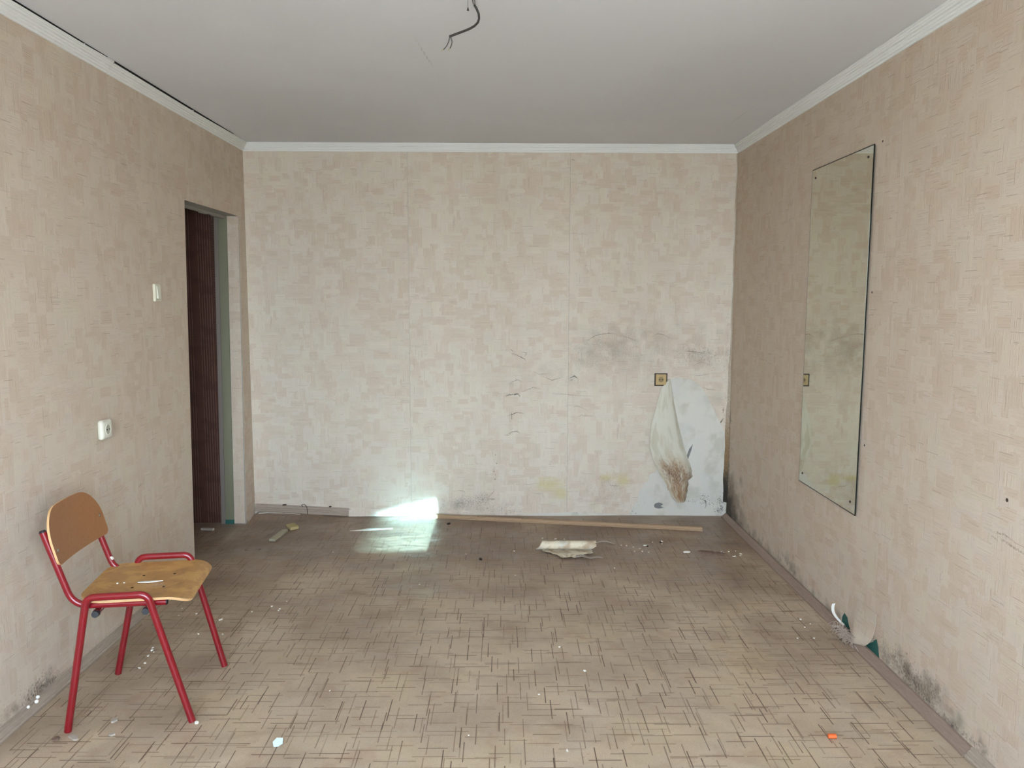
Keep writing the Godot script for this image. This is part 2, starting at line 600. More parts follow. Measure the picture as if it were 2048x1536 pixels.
func back_stains() -> Image:
	var w := 2048
	var h := 1573
	var k := w / RW
	var im := stain_image(w, h, 1)
	var P := func(x: float, y: float) -> Vector2: return Vector2(x * k, (RH - y) * k)
	var black := Color(0.13, 0.11, 0.10)
	var grey := Color(0.36, 0.34, 0.32)
	var brown := Color(0.45, 0.35, 0.26)
	# the grey bloom above the socket, and the fainter one beside it
	for c in [[2.40, 1.17, 0.10, 0.07, 260, 0.10], [2.52, 1.13, 0.16, 0.09, 260, 0.07], [2.66, 1.24, 0.22, 0.10, 260, 0.06], [3.06, 1.12, 0.09, 0.035, 220, 0.16], [2.95, 1.05, 0.20, 0.09, 240, 0.06], [2.25, 1.10, 0.06, 0.05, 120, 0.09], [1.95, 1.0, 0.18, 0.07, 180, 0.06]]:
		var q: Vector2 = P.call(c[0], c[1])
		smudge(im, q.x, q.y, c[2] * k, c[3] * k, int(c[4] * 0.18), grey, c[5] * 0.55)
		bloom(im, q.x, q.y, c[2] * k, c[3] * k, c[4] * 2, grey, c[5] * 4.0, 0.7, 2.2)
	for c in [[2.42, 1.15, 0.15, 0.08, 60], [2.62, 1.25, 0.2, 0.06, 40], [3.05, 1.10, 0.1, 0.06, 40], [2.1, 0.95, 0.25, 0.08, 30], [1.45, 0.08, 0.12, 0.03, 40], [3.15, 0.9, 0.04, 0.3, 40]]:
		for n in c[4]:
			var q: Vector2 = P.call(c[0] + rng.randfn(0, c[2]), c[1] + rng.randfn(0, c[3]))
			dab_soft(im, q, rng.randf_range(8, 46), Color(0.46, 0.44, 0.41), 0.07)
	# yellow damp patches low down, squared off by the blocks of the pattern
	for c in [[1.92, 0.17, 0.23, 0.11], [2.03, 0.11, 0.14, 0.09], [2.36, 0.235, 0.13, 0.07], [2.47, 0.19, 0.13, 0.12]]:
		var q: Vector2 = P.call(c[0], c[1] + c[3])
		for n in 26:
			var sx := int(c[2] * k * rng.randf_range(0.3, 0.6))
			var sy := int(c[3] * k * rng.randf_range(0.3, 0.6))
			var pat := Image.create_empty(maxi(2, sx), maxi(2, sy), false, Image.FORMAT_RGBA8)
			pat.fill(Color(0.78, 0.73, 0.50, 0.07))
			im.blend_rect(pat, Rect2i(Vector2i.ZERO, pat.get_size()), Vector2i(int(q.x + rng.randf() * (c[2] * k - sx)), int(q.y + rng.randf() * (c[3] * k - sy))))
	for c in [[2.42, 0.215, 0.09, 0.05, 0.13], [2.40, 0.13, 0.07, 0.04, 0.10], [1.42, 0.10, 0.06, 0.03, 0.12]]:
		var q: Vector2 = P.call(c[0], c[1])
		smudge(im, q.x, q.y, c[2] * k, c[3] * k, 40, brown, c[4] * 0.45)
		bloom(im, q.x, q.y, c[2] * k * 0.8, c[3] * k * 0.8, 220, Color(0.4, 0.33, 0.28), c[4] * 2.2)
	# black mould along the foot of the wall
	for c in [[1.43, 0.095, 0.05, 0.028, 420, 0.30], [1.57, 0.115, 0.035, 0.022, 240, 0.40], [1.60, 0.06, 0.10, 0.03, 160, 0.32], [1.72, 0.03, 0.05, 0.02, 90, 0.45], [1.30, 0.06, 0.05, 0.02, 90, 0.25], [0.36, 0.12, 0.2, 0.02, 50, 0.2]]:
		var q: Vector2 = P.call(c[0], c[1])
		bloom(im, q.x, q.y, c[2] * k, c[3] * k, c[4], black, c[5], 0.8, 2.6)
		smudge(im, q.x, q.y, c[2] * k, c[3] * k, 14, grey, 0.05)
	# the cracked ridges where the damp lifted the paper
	var cracks := [
		[1.75, 1.13, 1.80, 1.115, 1.85, 1.09, 1.862, 1.07, 1.5, 0.8], [1.755, 1.155, 1.775, 1.14, 1.3, 0.9, 0, 0], [1.82, 1.14, 1.865, 1.13, 1.85, 1.10, 1.2, 0.6],
		[1.73, 0.91, 1.80, 0.95, 1.84, 0.93, 1.3, 0.6], [1.715, 0.835, 1.745, 0.845, 1.81, 0.85, 1.825, 0.83, 2.2, 0.95], [1.82, 0.86, 1.91, 0.895, 1.96, 0.885, 1.3, 0.6],
		[1.735, 0.70, 1.77, 0.71, 1.80, 0.725, 1.86, 0.715, 2.0, 0.9], [1.765, 0.73, 1.765, 0.665, 1.6, 0.7], [1.72, 0.565, 1.77, 0.59, 1.80, 0.595, 1.825, 0.58, 1.6, 0.85], [1.71, 0.57, 1.74, 0.565, 1.77, 0.575, 1.1, 0.5],
		[1.90, 1.01, 1.95, 0.985, 2.02, 0.99, 1.2, 0.5], [1.96, 0.975, 2.04, 0.945, 2.12, 0.97, 1.3, 0.55], [2.155, 0.958, 2.19, 0.975, 2.215, 0.955, 2.3, 0.95], [2.155, 0.94, 2.18, 0.95, 1.4, 0.7],
		[2.0, 0.86, 2.13, 0.85, 2.2, 0.84, 2.37, 0.835, 1.1, 0.5], [2.17, 0.755, 2.21, 0.77, 2.30, 0.735, 1.2, 0.45], [2.20, 0.69, 2.24, 0.705, 2.33, 0.70, 1.2, 0.4],
		[2.25, 1.20, 2.33, 1.25, 2.42, 1.265, 2.49, 1.255, 1.5, 0.6], [2.49, 1.25, 2.55, 1.235, 2.62, 1.205, 1.2, 0.45], [2.70, 1.235, 2.75, 1.262, 2.80, 1.25, 2.86, 1.22, 1.2, 0.55],
		[2.92, 1.145, 3.0, 1.14, 3.09, 1.13, 1.6, 0.6], [2.98, 1.04, 3.05, 1.07, 3.12, 1.05, 1.1, 0.4], [2.95, 0.985, 3.05, 0.98, 3.15, 1.0, 1.1, 0.4], [3.05, 0.905, 3.1, 0.885, 3.16, 0.88, 1.2, 0.5],
		[3.185, 0.64, 3.215, 0.69, 3.2, 0.9], [3.21, 0.72, 3.21, 0.76, 2.0, 0.8],
		[1.355, 0.175, 1.40, 0.18, 1.44, 0.175, 1.45, 0.15, 1.2, 0.5], [1.66, 0.19, 1.62, 0.15, 1.59, 0.11, 1.2, 0.5], [1.60, 0.122, 1.66, 0.12, 1.8, 0.8], [2.18, 2.40, 2.15, 2.405, 1.4, 0.5],
		[2.44, 0.215, 2.50, 0.215, 1.4, 0.6], [1.84, 0.225, 1.92, 0.222, 1.2, 0.4], [1.90, 0.16, 1.98, 0.158, 1.99, 0.12, 1.2, 0.45],
	]
	for c: Array in cracks:
		while c[-1] == 0:
			c.pop_back()
		var pts := []
		for i in range(0, c.size() - 2, 2):
			pts.append(P.call(c[i], c[i + 1]))
		scratch(im, pts, c[-2] * 1.4, black, c[-1])
	for x in [1.0745, 2.1467]:
		var y := 0.03
		while y < 2.46:
			var q: Vector2 = P.call(x, y)
			dab(im, q.x, q.y, rng.randf_range(0.9, 1.7), Color(0.40, 0.34, 0.28), rng.randf_range(0.25, 0.6))
			y += 0.0016
	# rust and mould specks near an old batten line and in the left corner
	for y in [0.43, 0.37, 0.315, 0.29, 0.26]:
		var q: Vector2 = P.call(1.655 + rng.randfn(0, 0.008), y)
		dab(im, q.x, q.y, rng.randf_range(1.6, 3.2), black, 0.8)
	for n in 60:
		var q: Vector2 = P.call(absf(rng.randfn(0, 0.02)) + 0.006, rng.randf_range(0.1, 1.7))
		dab(im, q.x, q.y, rng.randf_range(0.8, 2.0), brown, rng.randf_range(0.2, 0.7))
	for n in 130:
		var q: Vector2 = P.call(3.225 - absf(rng.randfn(0, 0.012)), rng.randf_range(0.3, 1.6))
		dab(im, q.x, q.y, rng.randf_range(0.8, 2.2), grey, rng.randf_range(0.15, 0.6))
	for n in 90:
		var q: Vector2 = P.call(rng.randf_range(0.05, 3.2), rng.randf_range(0.05, 2.4))
		dab(im, q.x, q.y, rng.randf_range(0.7, 1.5), grey, rng.randf_range(0.1, 0.5))
	return im


func side_stains(which: String) -> Image:
	var w := 2048
	var h := 1024
	var k := w / SIDE
	var im := stain_image(w, h, 2)
	# x of the map is the distance from the far corner
	var P := func(z: float, y: float) -> Vector2: return Vector2(z * k, (RH - y) * k)
	var black := Color(0.14, 0.12, 0.11)
	var grey := Color(0.38, 0.37, 0.34)
	var brown := Color(0.40, 0.28, 0.22)
	if which == "right":
		# dark mould climbing out of the far corner
		for c in [[0.02, 0.20, 0.03, 0.14, 420, 0.5], [0.10, 0.10, 0.10, 0.06, 420, 0.4], [0.22, 0.14, 0.09, 0.10, 200, 0.16], [0.30, 0.08, 0.1, 0.05, 160, 0.2], [0.02, 0.5, 0.015, 0.3, 180, 0.35], [0.62, 0.05, 0.25, 0.02, 200, 0.25]]:
			var q: Vector2 = P.call(c[0], c[1])
			bloom(im, q.x, q.y, c[2] * k, c[3] * k, c[4], black, c[5], 0.8, 2.4)
			smudge(im, q.x, q.y, c[2] * k, c[3] * k, 26, grey, c[5] * 0.3)
		for n in 150:
			var q: Vector2 = P.call(absf(rng.randfn(0, 0.16)), absf(rng.randfn(0, 0.13)))
			dab_soft(im, q, rng.randf_range(10, 34), Color(0.25, 0.23, 0.20), 0.20)
		for n in 90:
			var q: Vector2 = P.call(absf(rng.randfn(0, 0.015)), rng.randf_range(0.1, 0.75))
			dab_soft(im, q, rng.randf_range(4, 12), Color(0.22, 0.20, 0.18), 0.22)
		for n in 160:
			var q: Vector2 = P.call(rng.randf_range(0.1, 2.9), 0.03 + absf(rng.randfn(0, 0.03)))
			dab_soft(im, q, rng.randf_range(6, 18), Color(0.27, 0.26, 0.23), 0.17)
		for c in [[2.36, 0.09], [2.47, 0.06], [2.58, 0.09], [2.70, 0.045], [1.18, 0.08]]:
			for n in 14:
				var q: Vector2 = P.call(c[0] + rng.randfn(0, 0.05), c[1] + rng.randfn(0, 0.025))
				dab_soft(im, q, rng.randf_range(6, 20), Color(0.25, 0.245, 0.22), 0.2)
		# mould above the skirting
		for c in [[1.18, 0.075, 0.06, 0.03, 170, 0.35], [1.45, 0.04, 0.1, 0.015, 80, 0.25], [2.22, 0.075, 0.05, 0.035, 160, 0.28], [2.36, 0.085, 0.07, 0.03, 420, 0.40], [2.47, 0.06, 0.06, 0.022, 420, 0.45], [2.58, 0.085, 0.035, 0.03, 300, 0.32], [2.70, 0.035, 0.05, 0.012, 260, 0.4], [2.84, 0.05, 0.05, 0.012, 200, 0.3], [2.12, 0.13, 0.05, 0.05, 130, 0.25]]:
			var q: Vector2 = P.call(c[0], c[1])
			bloom(im, q.x, q.y, c[2] * k, c[3] * k, c[4], black, c[5], 0.7, 2.2)
			smudge(im, q.x, q.y, c[2] * k, c[3] * k, 14, grey, c[5] * 0.25)
		for c in [[2.845, 0.765, 2.90, 0.775, 2.96, 0.765, 1.5, 0.6], [2.87, 0.76, 2.94, 0.75, 3.02, 0.742, 1.8, 0.55], [2.83, 0.755, 2.88, 0.745, 1.2, 0.5], [0.05, 1.0, 0.12, 0.93, 0.16, 0.85, 1.2, 0.6], [0.16, 0.86, 0.17, 0.78, 1.2, 0.5]]:
			var pts := []
			for i in range(0, c.size() - 2, 2):
				pts.append(P.call(c[i], c[i + 1]))
			scratch(im, pts, c[-2], brown, c[-1])
	else:
		for c in [[2.48, 0.06, 0.05, 0.022, 380, 0.42], [2.62, 0.06, 0.10, 0.035, 260, 0.22], [2.40, 0.045, 0.05, 0.01, 160, 0.35], [1.9, 0.05, 0.25, 0.015, 120, 0.18], [0.08, 0.4, 0.05, 0.3, 110, 0.25]]:
			var q: Vector2 = P.call(c[0], c[1])
			bloom(im, q.x, q.y, c[2] * k, c[3] * k, c[4], black, c[5], 0.7, 2.2)
			smudge(im, q.x, q.y, c[2] * k, c[3] * k, 14, grey, c[5] * 0.25)
		for n in 60:
			var q: Vector2 = P.call(rng.randf_range(2.35, 2.75), 0.03 + absf(rng.randfn(0, 0.03)))
			dab_soft(im, q, rng.randf_range(6, 16), Color(0.28, 0.27, 0.24), 0.12)
		# greasy marks behind the chair
		for c in [[2.45, 0.62, 0.05, 0.04, 0.10], [2.36, 0.66, 0.06, 0.05, 0.10], [2.5, 0.52, 0.07, 0.04, 0.10], [2.62, 0.58, 0.04, 0.03, 0.10], [2.3, 0.75, 0.06, 0.03, 0.06]]:
			var q: Vector2 = P.call(c[0], c[1])
			smudge(im, q.x, q.y, c[2] * k, c[3] * k, 40, Color(0.50, 0.41, 0.37), c[4] * 0.55)
		for c in [[0.35, 2.30, 0.14, 0.08], [0.55, 2.22, 0.1, 0.08]]:
			var q: Vector2 = P.call(c[0], c[1])
			smudge(im, q.x, q.y, c[2] * k, c[3] * k, 30, Color(0.50, 0.47, 0.30), 0.035)
		for c in [[1.22, 0.12, 1.20, 0.14, 1.0, 0.8], [1.10, 0.13, 1.085, 0.15, 1.1, 0.8], [1.62, 0.60, 1.55, 0.66, 1.0, 0.45], [1.65, 0.605, 1.6, 0.62, 1.2, 0.45]]:
			scratch(im, [P.call(c[0], c[1]), P.call(c[2], c[3])], c[-2], black, c[-1])
	for n in 130:
		var q: Vector2 = P.call(rng.randf_range(0.05, 3.4), rng.randf_range(0.05, 2.4))
		dab(im, q.x, q.y, rng.randf_range(0.6, 1.3), grey, rng.randf_range(0.1, 0.55))
	for n in 40:
		var z := rng.randf_range(0.2, 3.2)
		var y := rng.randf_range(0.2, 2.3)
		scratch(im, [P.call(z, y), P.call(z + rng.randf_range(0.03, 0.09), y + rng.randfn(0, 0.006))], 0.8, Color(0.35, 0.28, 0.23), 0.5, 0.5)
	return im


func lino_images() -> Array:
	var S := 2048
	var k := S / RW
	var im := Image.create_empty(S, S, false, Image.FORMAT_RGBA8)
	im.fill(Color(0.725, 0.642, 0.545))
	# diagonal grain in small chevrons
	for n in 9000:
		var x := rng.randi_range(0, S - 1)
		var y := rng.randi_range(0, S - 1)
		var l := rng.randi_range(8, 34)
		var sg := 1 if ((x / 74 + y / 74) % 2) == 0 else -1
		var d := rng.randf_range(-0.055, 0.055)
		var c := Color(0.725 + d, 0.642 + d, 0.545 + d)
		for i in l:
			im.set_pixel(posmod(x + i, S), posmod(y + sg * i, S), c)
	# straight grain
	for n in 7000:
		var d := rng.randf_range(-0.05, 0.035)
		var l := rng.randi_range(14, 60)
		var at := Vector2i(rng.randi_range(0, S - 1), rng.randi_range(0, S - 1))
		im.fill_rect(Rect2i(at, Vector2i(l, 1) if rng.randf() < 0.5 else Vector2i(1, l)), Color(0.725 + d, 0.642 + d, 0.545 + d))
	# faint then dark bars, both ways, on a loose grid
	for pas in 2:
		var cell := 75.0 if pas == 0 else 67.0
		var cells := int(S / cell)
		for cy in cells:
			for cx in cells:
				for dirn in 2:
					if rng.randf() < 0.10:
						continue
					var l := rng.randi_range(56, 96)
					var jit := Vector2(rng.randf_range(0.05, 0.95), rng.randf_range(0.05, 0.95))
					# every second row is set half a step on, and the two ways keep clear of each other
					var at := Vector2i(int((cx + jit.x * 0.8 + 0.5 * (cy % 2)) * cell), int((cy + jit.y * 0.8 + 0.5 * dirn) * cell))
					var c := Color(0.53, 0.445, 0.365) if pas == 0 else Color(0.30, 0.23, 0.18)
					if pas == 1 and rng.randf() < 0.4:
						c = Color(0.42, 0.34, 0.275)
					if dirn == 0:
						c = c.lerp(Color(0.5, 0.42, 0.34), 0.25)
					im.fill_rect(Rect2i(at, Vector2i(l, 2) if dirn == 0 else Vector2i(2, l)), c)
	# wear and trodden-in dirt
	veil(im, Color(0.58, 0.50, 0.42), 0.28, 0.012, 41, 0.45, 0.75)
	veil(im, Color(0.77, 0.69, 0.52), 0.24, 0.015, 42, 0.5, 0.8)
	veil(im, Color(0.70, 0.645, 0.59), 0.30, 0.03, 43, 0.45, 0.8)
	# far half darkened: grime, plus the fall-off of daylight painted in
	for n in 800:
		var q := Vector2(rng.randf() * S, absf(rng.randfn(0, 0.31)) * S)
		dab_soft(im, q, rng.randf_range(60, 190), Color(0.42, 0.345, 0.305), 0.085)
	for n in 90:
		var q := Vector2(absf(rng.randfn(0, 0.12)) * S, rng.randf_range(0.3, 0.85) * S)
		dab_soft(im, q, rng.randf_range(60, 150), Color(0.45, 0.385, 0.345), 0.07)
	veil(im, Color(0.52, 0.36, 0.28), 0.12, 0.03, 44, 0.6, 0.85)
	grain(im, 0.07, 9)
	for n in 500:
		var v := rng.randf()
		dab(im, rng.randf() * S, rng.randf() * S, rng.randf_range(0.8, 1.8), Color(0.8, 0.76, 0.7) if v < 0.4 else Color(0.22, 0.17, 0.14), rng.randf_range(0.2, 0.7))
	var rough := noise_img(512, 512, 0.02, 51, 5)
	rough.convert(Image.FORMAT_RGBA8)
	for y in 512:
		for x in 512:
			var v := 0.27 + 0.26 * rough.get_pixel(x, y).r
			rough.set_pixel(x, y, Color(v, v, v))
	var wav := noise_img(1024, 1024, 0.012, 52, 3)
	wav.convert(Image.FORMAT_RGBA8)
	return [im, rough, wav]


func wood_image(S: int, c: Color, dark: Color, seed_: int, stretch := 14.0) -> Image:
	var im := Image.create_empty(S, S, false, Image.FORMAT_RGBA8)
	var n := FastNoiseLite.new()
	n.seed = seed_
	n.frequency = 0.9 / S * 8
	n.fractal_octaves = 4
	for y in S:
		for x in S:
			var v := n.get_noise_2d(x * 1.0, y * stretch) * 0.5 + 0.5
			var f := n.get_noise_2d(x * 4.0 + 900, y * stretch * 6.0) * 0.5 + 0.5
			im.set_pixel(x, y, c.lerp(dark, clampf(v * 0.7 + f * 0.5 - 0.25, 0, 1)))
	return im


func make_materials() -> void:
	var wp := wallpaper_images()
	var wt := tex(wp[0])
	var hm: Image = wp[1]
	hm.bump_map_to_normal_map(1.35)
	var ht := tex(hm)
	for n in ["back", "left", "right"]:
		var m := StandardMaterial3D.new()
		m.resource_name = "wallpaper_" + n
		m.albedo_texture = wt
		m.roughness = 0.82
		m.albedo_color = Color(1, 1, 1) if n == "back" else (Color(0.955, 0.935, 0.92) if n == "left" else Color(0.93, 0.905, 0.885))  # same paper, toned darker on the side walls for their dimmer light
		m.metallic_specular = 0.3
		m.normal_enabled = true
		m.normal_texture = ht
		m.normal_scale = 1.0
		m.detail_enabled = true
		m.detail_blend_mode = BaseMaterial3D.BLEND_MODE_MIX
		m.detail_uv_layer = BaseMaterial3D.DETAIL_UV_2
		m.detail_albedo = tex(back_stains() if n == "back" else side_stains(n))
		M["paper_" + n] = m
	var lino := lino_images()
	var f := StandardMaterial3D.new()
	f.resource_name = "linoleum"
	f.albedo_texture = tex(lino[0])
	f.roughness_texture = tex(lino[1])
	f.roughness = 1.0
	f.metallic_specular = 0.42
	var wave: Image = lino[2]
	wave.bump_map_to_normal_map(2.5)
	f.normal_enabled = true
	f.normal_texture = tex(wave)
	M.lino = f
	# bare skim coat behind the torn paper
	var pl := Image.create_empty(1024, 1024, false, Image.FORMAT_RGBA8)
	pl.fill(Color(0.825, 0.805, 0.76))
	veil(pl, Color(0.70, 0.685, 0.615), 0.5, 0.02, 61)
	veil(pl, Color(0.81, 0.80, 0.77), 0.6, 0.012, 62)
	grain(pl, 0.04, 8)
	# the map covers x 2.25..3.25, y 0..1 of the far wall
	for c in [[3.10, 0.11, 0.012, 0.03, 40], [3.16, 0.10, 0.05, 0.012, 50], [3.22, 0.09, 0.015, 0.03, 90], [3.21, 0.04, 0.02, 0.012, 70], [3.05, 0.105, 0.05, 0.01, 18], [2.6, 0.05, 0.05, 0.02, 12]]:
		bloom(pl, (c[0] - 2.25) * 1024, (1.0 - c[1]) * 1024, c[2] * 1024, c[3] * 1024, c[4], Color(0.16, 0.15, 0.14), 0.75, 1.0, 4.0)
	scratch(pl, [Vector2(850, 905), Vector2(880, 912), Vector2(884, 940), Vector2(880, 965)], 4.0, Color(0.2, 0.19, 0.18), 0.8)
	M.plaster = StandardMaterial3D.new()
	M.plaster.albedo_texture = tex(pl)
	M.plaster.roughness = 0.9
	var ce := Image.create_empty(1024, 1024, false, Image.FORMAT_RGBA8)
	ce.fill(Color(0.86, 0.855, 0.86))
	veil(ce, Color(0.83, 0.825, 0.825), 0.5, 0.01, 65)
	for c in [[1.36, 2.07, 1.385, 1.8, 1.40, 1.68], [3.02, 1.05, 3.02, 0.8, 3.018, 0.62]]:
		scratch(ce, [Vector2(c[0], c[1]) * 1024 / RL, Vector2(c[2], c[3]) * 1024 / RL, Vector2(c[4], c[5]) * 1024 / RL], 0.6, Color(0.5, 0.48, 0.45), 0.35, 0.2)
	M.ceiling = StandardMaterial3D.new()
	M.ceiling.albedo_texture = tex(ce)
	M.ceiling.roughness = 0.9
	M.foam = flat_mat(Color(0.90, 0.90, 0.88), 0.7)
	M.concrete = flat_mat(Color(0.62, 0.60, 0.56), 0.95)
	M.grey_plaster = flat_mat(Color(0.47, 0.47, 0.46), 0.95)
	M.teal = flat_mat(Color(0.13, 0.34, 0.31), 0.6)
	var sk := StandardMaterial3D.new()
	sk.albedo_texture = tex(wood_image(256, Color(0.70, 0.64, 0.575), Color(0.49, 0.43, 0.38), 71))
	sk.roughness = 0.6
	M.skirting = sk
	var sk2 := StandardMaterial3D.new()
	sk2.albedo_texture = tex(wood_image(256, Color(0.62, 0.54, 0.48), Color(0.42, 0.34, 0.29), 72))
	sk2.roughness = 0.6
	M.skirting_brown = sk2
	var ba := StandardMaterial3D.new()
	ba.albedo_texture = tex(wood_image(256, Color(0.70, 0.59, 0.46), Color(0.49, 0.39, 0.30), 73))
	ba.roughness = 0.65
	M.batten = ba
	var ply := wood_image(512, Color(0.62, 0.415, 0.235), Color(0.49, 0.31, 0.165), 74, 9.0)
	M.back_ply = StandardMaterial3D.new()
	M.back_ply.albedo_texture = tex(ply)
	M.back_ply.roughness = 0.42
	var seat := wood_image(512, Color(0.70, 0.53, 0.31), Color(0.58, 0.42, 0.235), 75, 5.0)
	veil(seat, Color(0.78, 0.61, 0.36), 0.6, 0.03, 76, 0.4, 0.75)
	veil(seat, Color(0.50, 0.37, 0.24), 0.35, 0.05, 77, 0.55, 0.85)
	for n in 40:
		dab(seat, rng.randf() * 512, rng.randf() * 512, rng.randf_range(1, 3), Color(0.3, 0.22, 0.15), 0.4)
	M.seat_ply = StandardMaterial3D.new()
	M.seat_ply.albedo_texture = tex(seat)
	M.seat_ply.roughness = 0.38
	M.ply_edge = flat_mat(Color(0.80, 0.64, 0.45), 0.6)
	M.red = flat_mat(Color(0.50, 0.045, 0.095), 0.28)
	M.red.clearcoat_enabled = true
	M.red.clearcoat = 0.4
	M.red.clearcoat_roughness = 0.2
	M.rubber = flat_mat(Color(0.10, 0.10, 0.11), 0.7)
	M.cap_grey = flat_mat(Color(0.20, 0.20, 0.21), 0.6)
	M.rivet = flat_mat(Color(0.62, 0.60, 0.56), 0.4, 0.8)
	M.white_plastic = flat_mat(Color(0.84, 0.83, 0.76), 0.35)
	M.switch_plastic = flat_mat(Color(0.83, 0.81, 0.72), 0.35)
	M.aged_plastic = flat_mat(Color(0.72, 0.62, 0.42), 0.45)
	M.dark_brown = flat_mat(Color(0.16, 0.11, 0.08), 0.6)
	M.black = flat_mat(Color(0.03, 0.03, 0.03), 0.7)
	M.mirror = flat_mat(Color(0.825, 0.82, 0.77), 0.02, 1.0)
	M.glass_edge = flat_mat(Color(0.06, 0.09, 0.075), 0.2)
	M.bevel_glint = flat_mat(Color(0.90, 0.94, 0.90), 0.4)  # matt near-white, the glint as a colour
	M.cable = flat_mat(Color(0.16, 0.145, 0.13), 0.6)
	M.wire_grey = flat_mat(Color(0.30, 0.29, 0.27), 0.6)
	M.wire_tip = flat_mat(Color(0.66, 0.60, 0.42), 0.5)
	M.chip = flat_mat(Color(0.92, 0.91, 0.87), 0.85)
	M.chip_dirty = flat_mat(Color(0.66, 0.62, 0.57), 0.9)
	M.dark_crumb = flat_mat(Color(0.19, 0.15, 0.125), 0.9)
	M.dust = flat_mat(Color(0.46, 0.37, 0.32), 1.0)
	M.orange = flat_mat(Color(0.93, 0.42, 0.20), 0.45)
	M.slate = flat_mat(Color(0.64, 0.61, 0.52), 0.8)
	M.ochre = flat_mat(Color(0.68, 0.62, 0.44), 0.85)
	M.frame_paint = flat_mat(Color(0.48, 0.475, 0.385), 0.5)
	M.frame_old = flat_mat(Color(0.50, 0.46, 0.43), 0.7)
	M.well = flat_mat(Color(0.66, 0.65, 0.58), 0.5)
	M.aged_well = flat_mat(Color(0.56, 0.48, 0.33), 0.6)
	M.torn_edge = flat_mat(Color(0.58, 0.46, 0.36), 0.9)
	M.pale_blue = flat_mat(Color(0.80, 0.86, 0.855), 0.15)
	M.fluff = flat_mat(Color(0.72, 0.66, 0.60), 1.0)
	# the lap in the right corner: paper above, soaked brown lower down, black at its foot
	var cp := Image.create_empty(32, 1024, false, Image.FORMAT_RGBA8)
	for y in 1024:
		var h := RH * (1.0 - y / 1024.0)
		for x in 32:
			var w := h + rng.randfn(0, 0.035)
			var c := Color(0.74, 0.68, 0.60).lerp(Color(0.58, 0.47, 0.34), smoothstep(0.75, 0.45, w))
			c = c.lerp(Color(0.20, 0.18, 0.15), smoothstep(0.36, 0.22, w))
			if rng.randf() < 0.05 + 0.25 * smoothstep(1.5, 0.6, h):
				c = c.darkened(rng.randf_range(0.1, 0.5))
			cp.set_pixel(x, y, c)
	M.corner = StandardMaterial3D.new()
	M.corner.albedo_texture = tex(cp)
	M.corner.roughness = 0.9
	M.tongue = flat_mat(Color(0.60, 0.54, 0.48), 0.9)
	M.gap_shade = flat_mat(Color(0.13, 0.12, 0.11), 1.0)  # painted shade for the gap above the left cornice
	M.window_paint = flat_mat(Color(0.86, 0.86, 0.84), 0.4)
	var gl := StandardMaterial3D.new()
	gl.transparency = BaseMaterial3D.TRANSPARENCY_ALPHA
	gl.albedo_color = Color(1, 1, 1, 0.05)
	gl.roughness = 0.0
	M.pane = gl
	var sh := StandardMaterial3D.new()
	sh.transparency = BaseMaterial3D.TRANSPARENCY_ALPHA
	sh.albedo_color = Color(0.85, 1, 1, 0.25)
	sh.roughness = 0.05
	M.shard = sh
	# hall paper: rust brown with bundles of upright threads and a fine cross rib
	var hp := Image.create_empty(512, 512, false, Image.FORMAT_RGBA8)
	hp.fill(Color(0.34, 0.215, 0.175))
	for y in range(0, 512, 5):
		hp.fill_rect(Rect2i(0, y, 512, 2), Color(0.27, 0.165, 0.135))
	for b in [20, 190, 300, 420]:
		for i in 6:
			hp.fill_rect(Rect2i(b + i * 13, 0, 3, 512), Color(0.47, 0.34, 0.28))
			hp.fill_rect(Rect2i(b + i * 13 + 4, 0, 3, 512), Color(0.23, 0.145, 0.12))
	veil(hp, Color(0.24, 0.15, 0.12), 0.4, 0.03, 81)
	M.hall_paper = StandardMaterial3D.new()
	M.hall_paper.albedo_texture = tex(hp)
	M.hall_paper.roughness = 0.85
	# back of the torn paper: pale, soaked brown towards the foot
	var fp := Image.create_empty(512, 512, false, Image.FORMAT_RGBA8)
	fp.fill(Color(0.82, 0.80, 0.735))
	veil(fp, Color(0.74, 0.71, 0.62), 0.6, 0.03, 83)
	smudge(fp, 400, 250, 50, 130, 220, Color(0.62, 0.48, 0.34), 0.14)
	smudge(fp, 465, 250, 36, 140, 360, Color(0.53, 0.39, 0.26), 0.22)
	bloom(fp, 380, 150, 24, 50, 300, Color(0.36, 0.23, 0.17), 0.35, 2, 6)
	bloom(fp, 400, 270, 30, 80, 700, Color(0.34, 0.21, 0.16), 0.4, 2, 6)
	bloom(fp, 400, 420, 14, 40, 120, Color(0.34, 0.22, 0.18), 0.35, 2, 5)
	smudge(fp, 12, 250, 12, 200, 60, Color(0.6, 0.5, 0.33), 0.2)
	grain(fp, 0.05, 11)
	M.paper_reverse = StandardMaterial3D.new()
	M.paper_reverse.albedo_texture = tex(fp)
	M.paper_reverse.roughness = 0.85
	var rp := Image.create_empty(256, 256, false, Image.FORMAT_RGBA8)
	rp.fill(Color(0.87, 0.82, 0.72))
	veil(rp, Color(0.62, 0.52, 0.40), 0.6, 0.06, 85, 0.4, 0.8)
	veil(rp, Color(0.84, 0.84, 0.80), 0.6, 0.05, 86)
	grain(rp, 0.06, 12)
	M.scroll = StandardMaterial3D.new()
	M.scroll.albedo_texture = tex(rp)
	M.scroll.roughness = 0.8


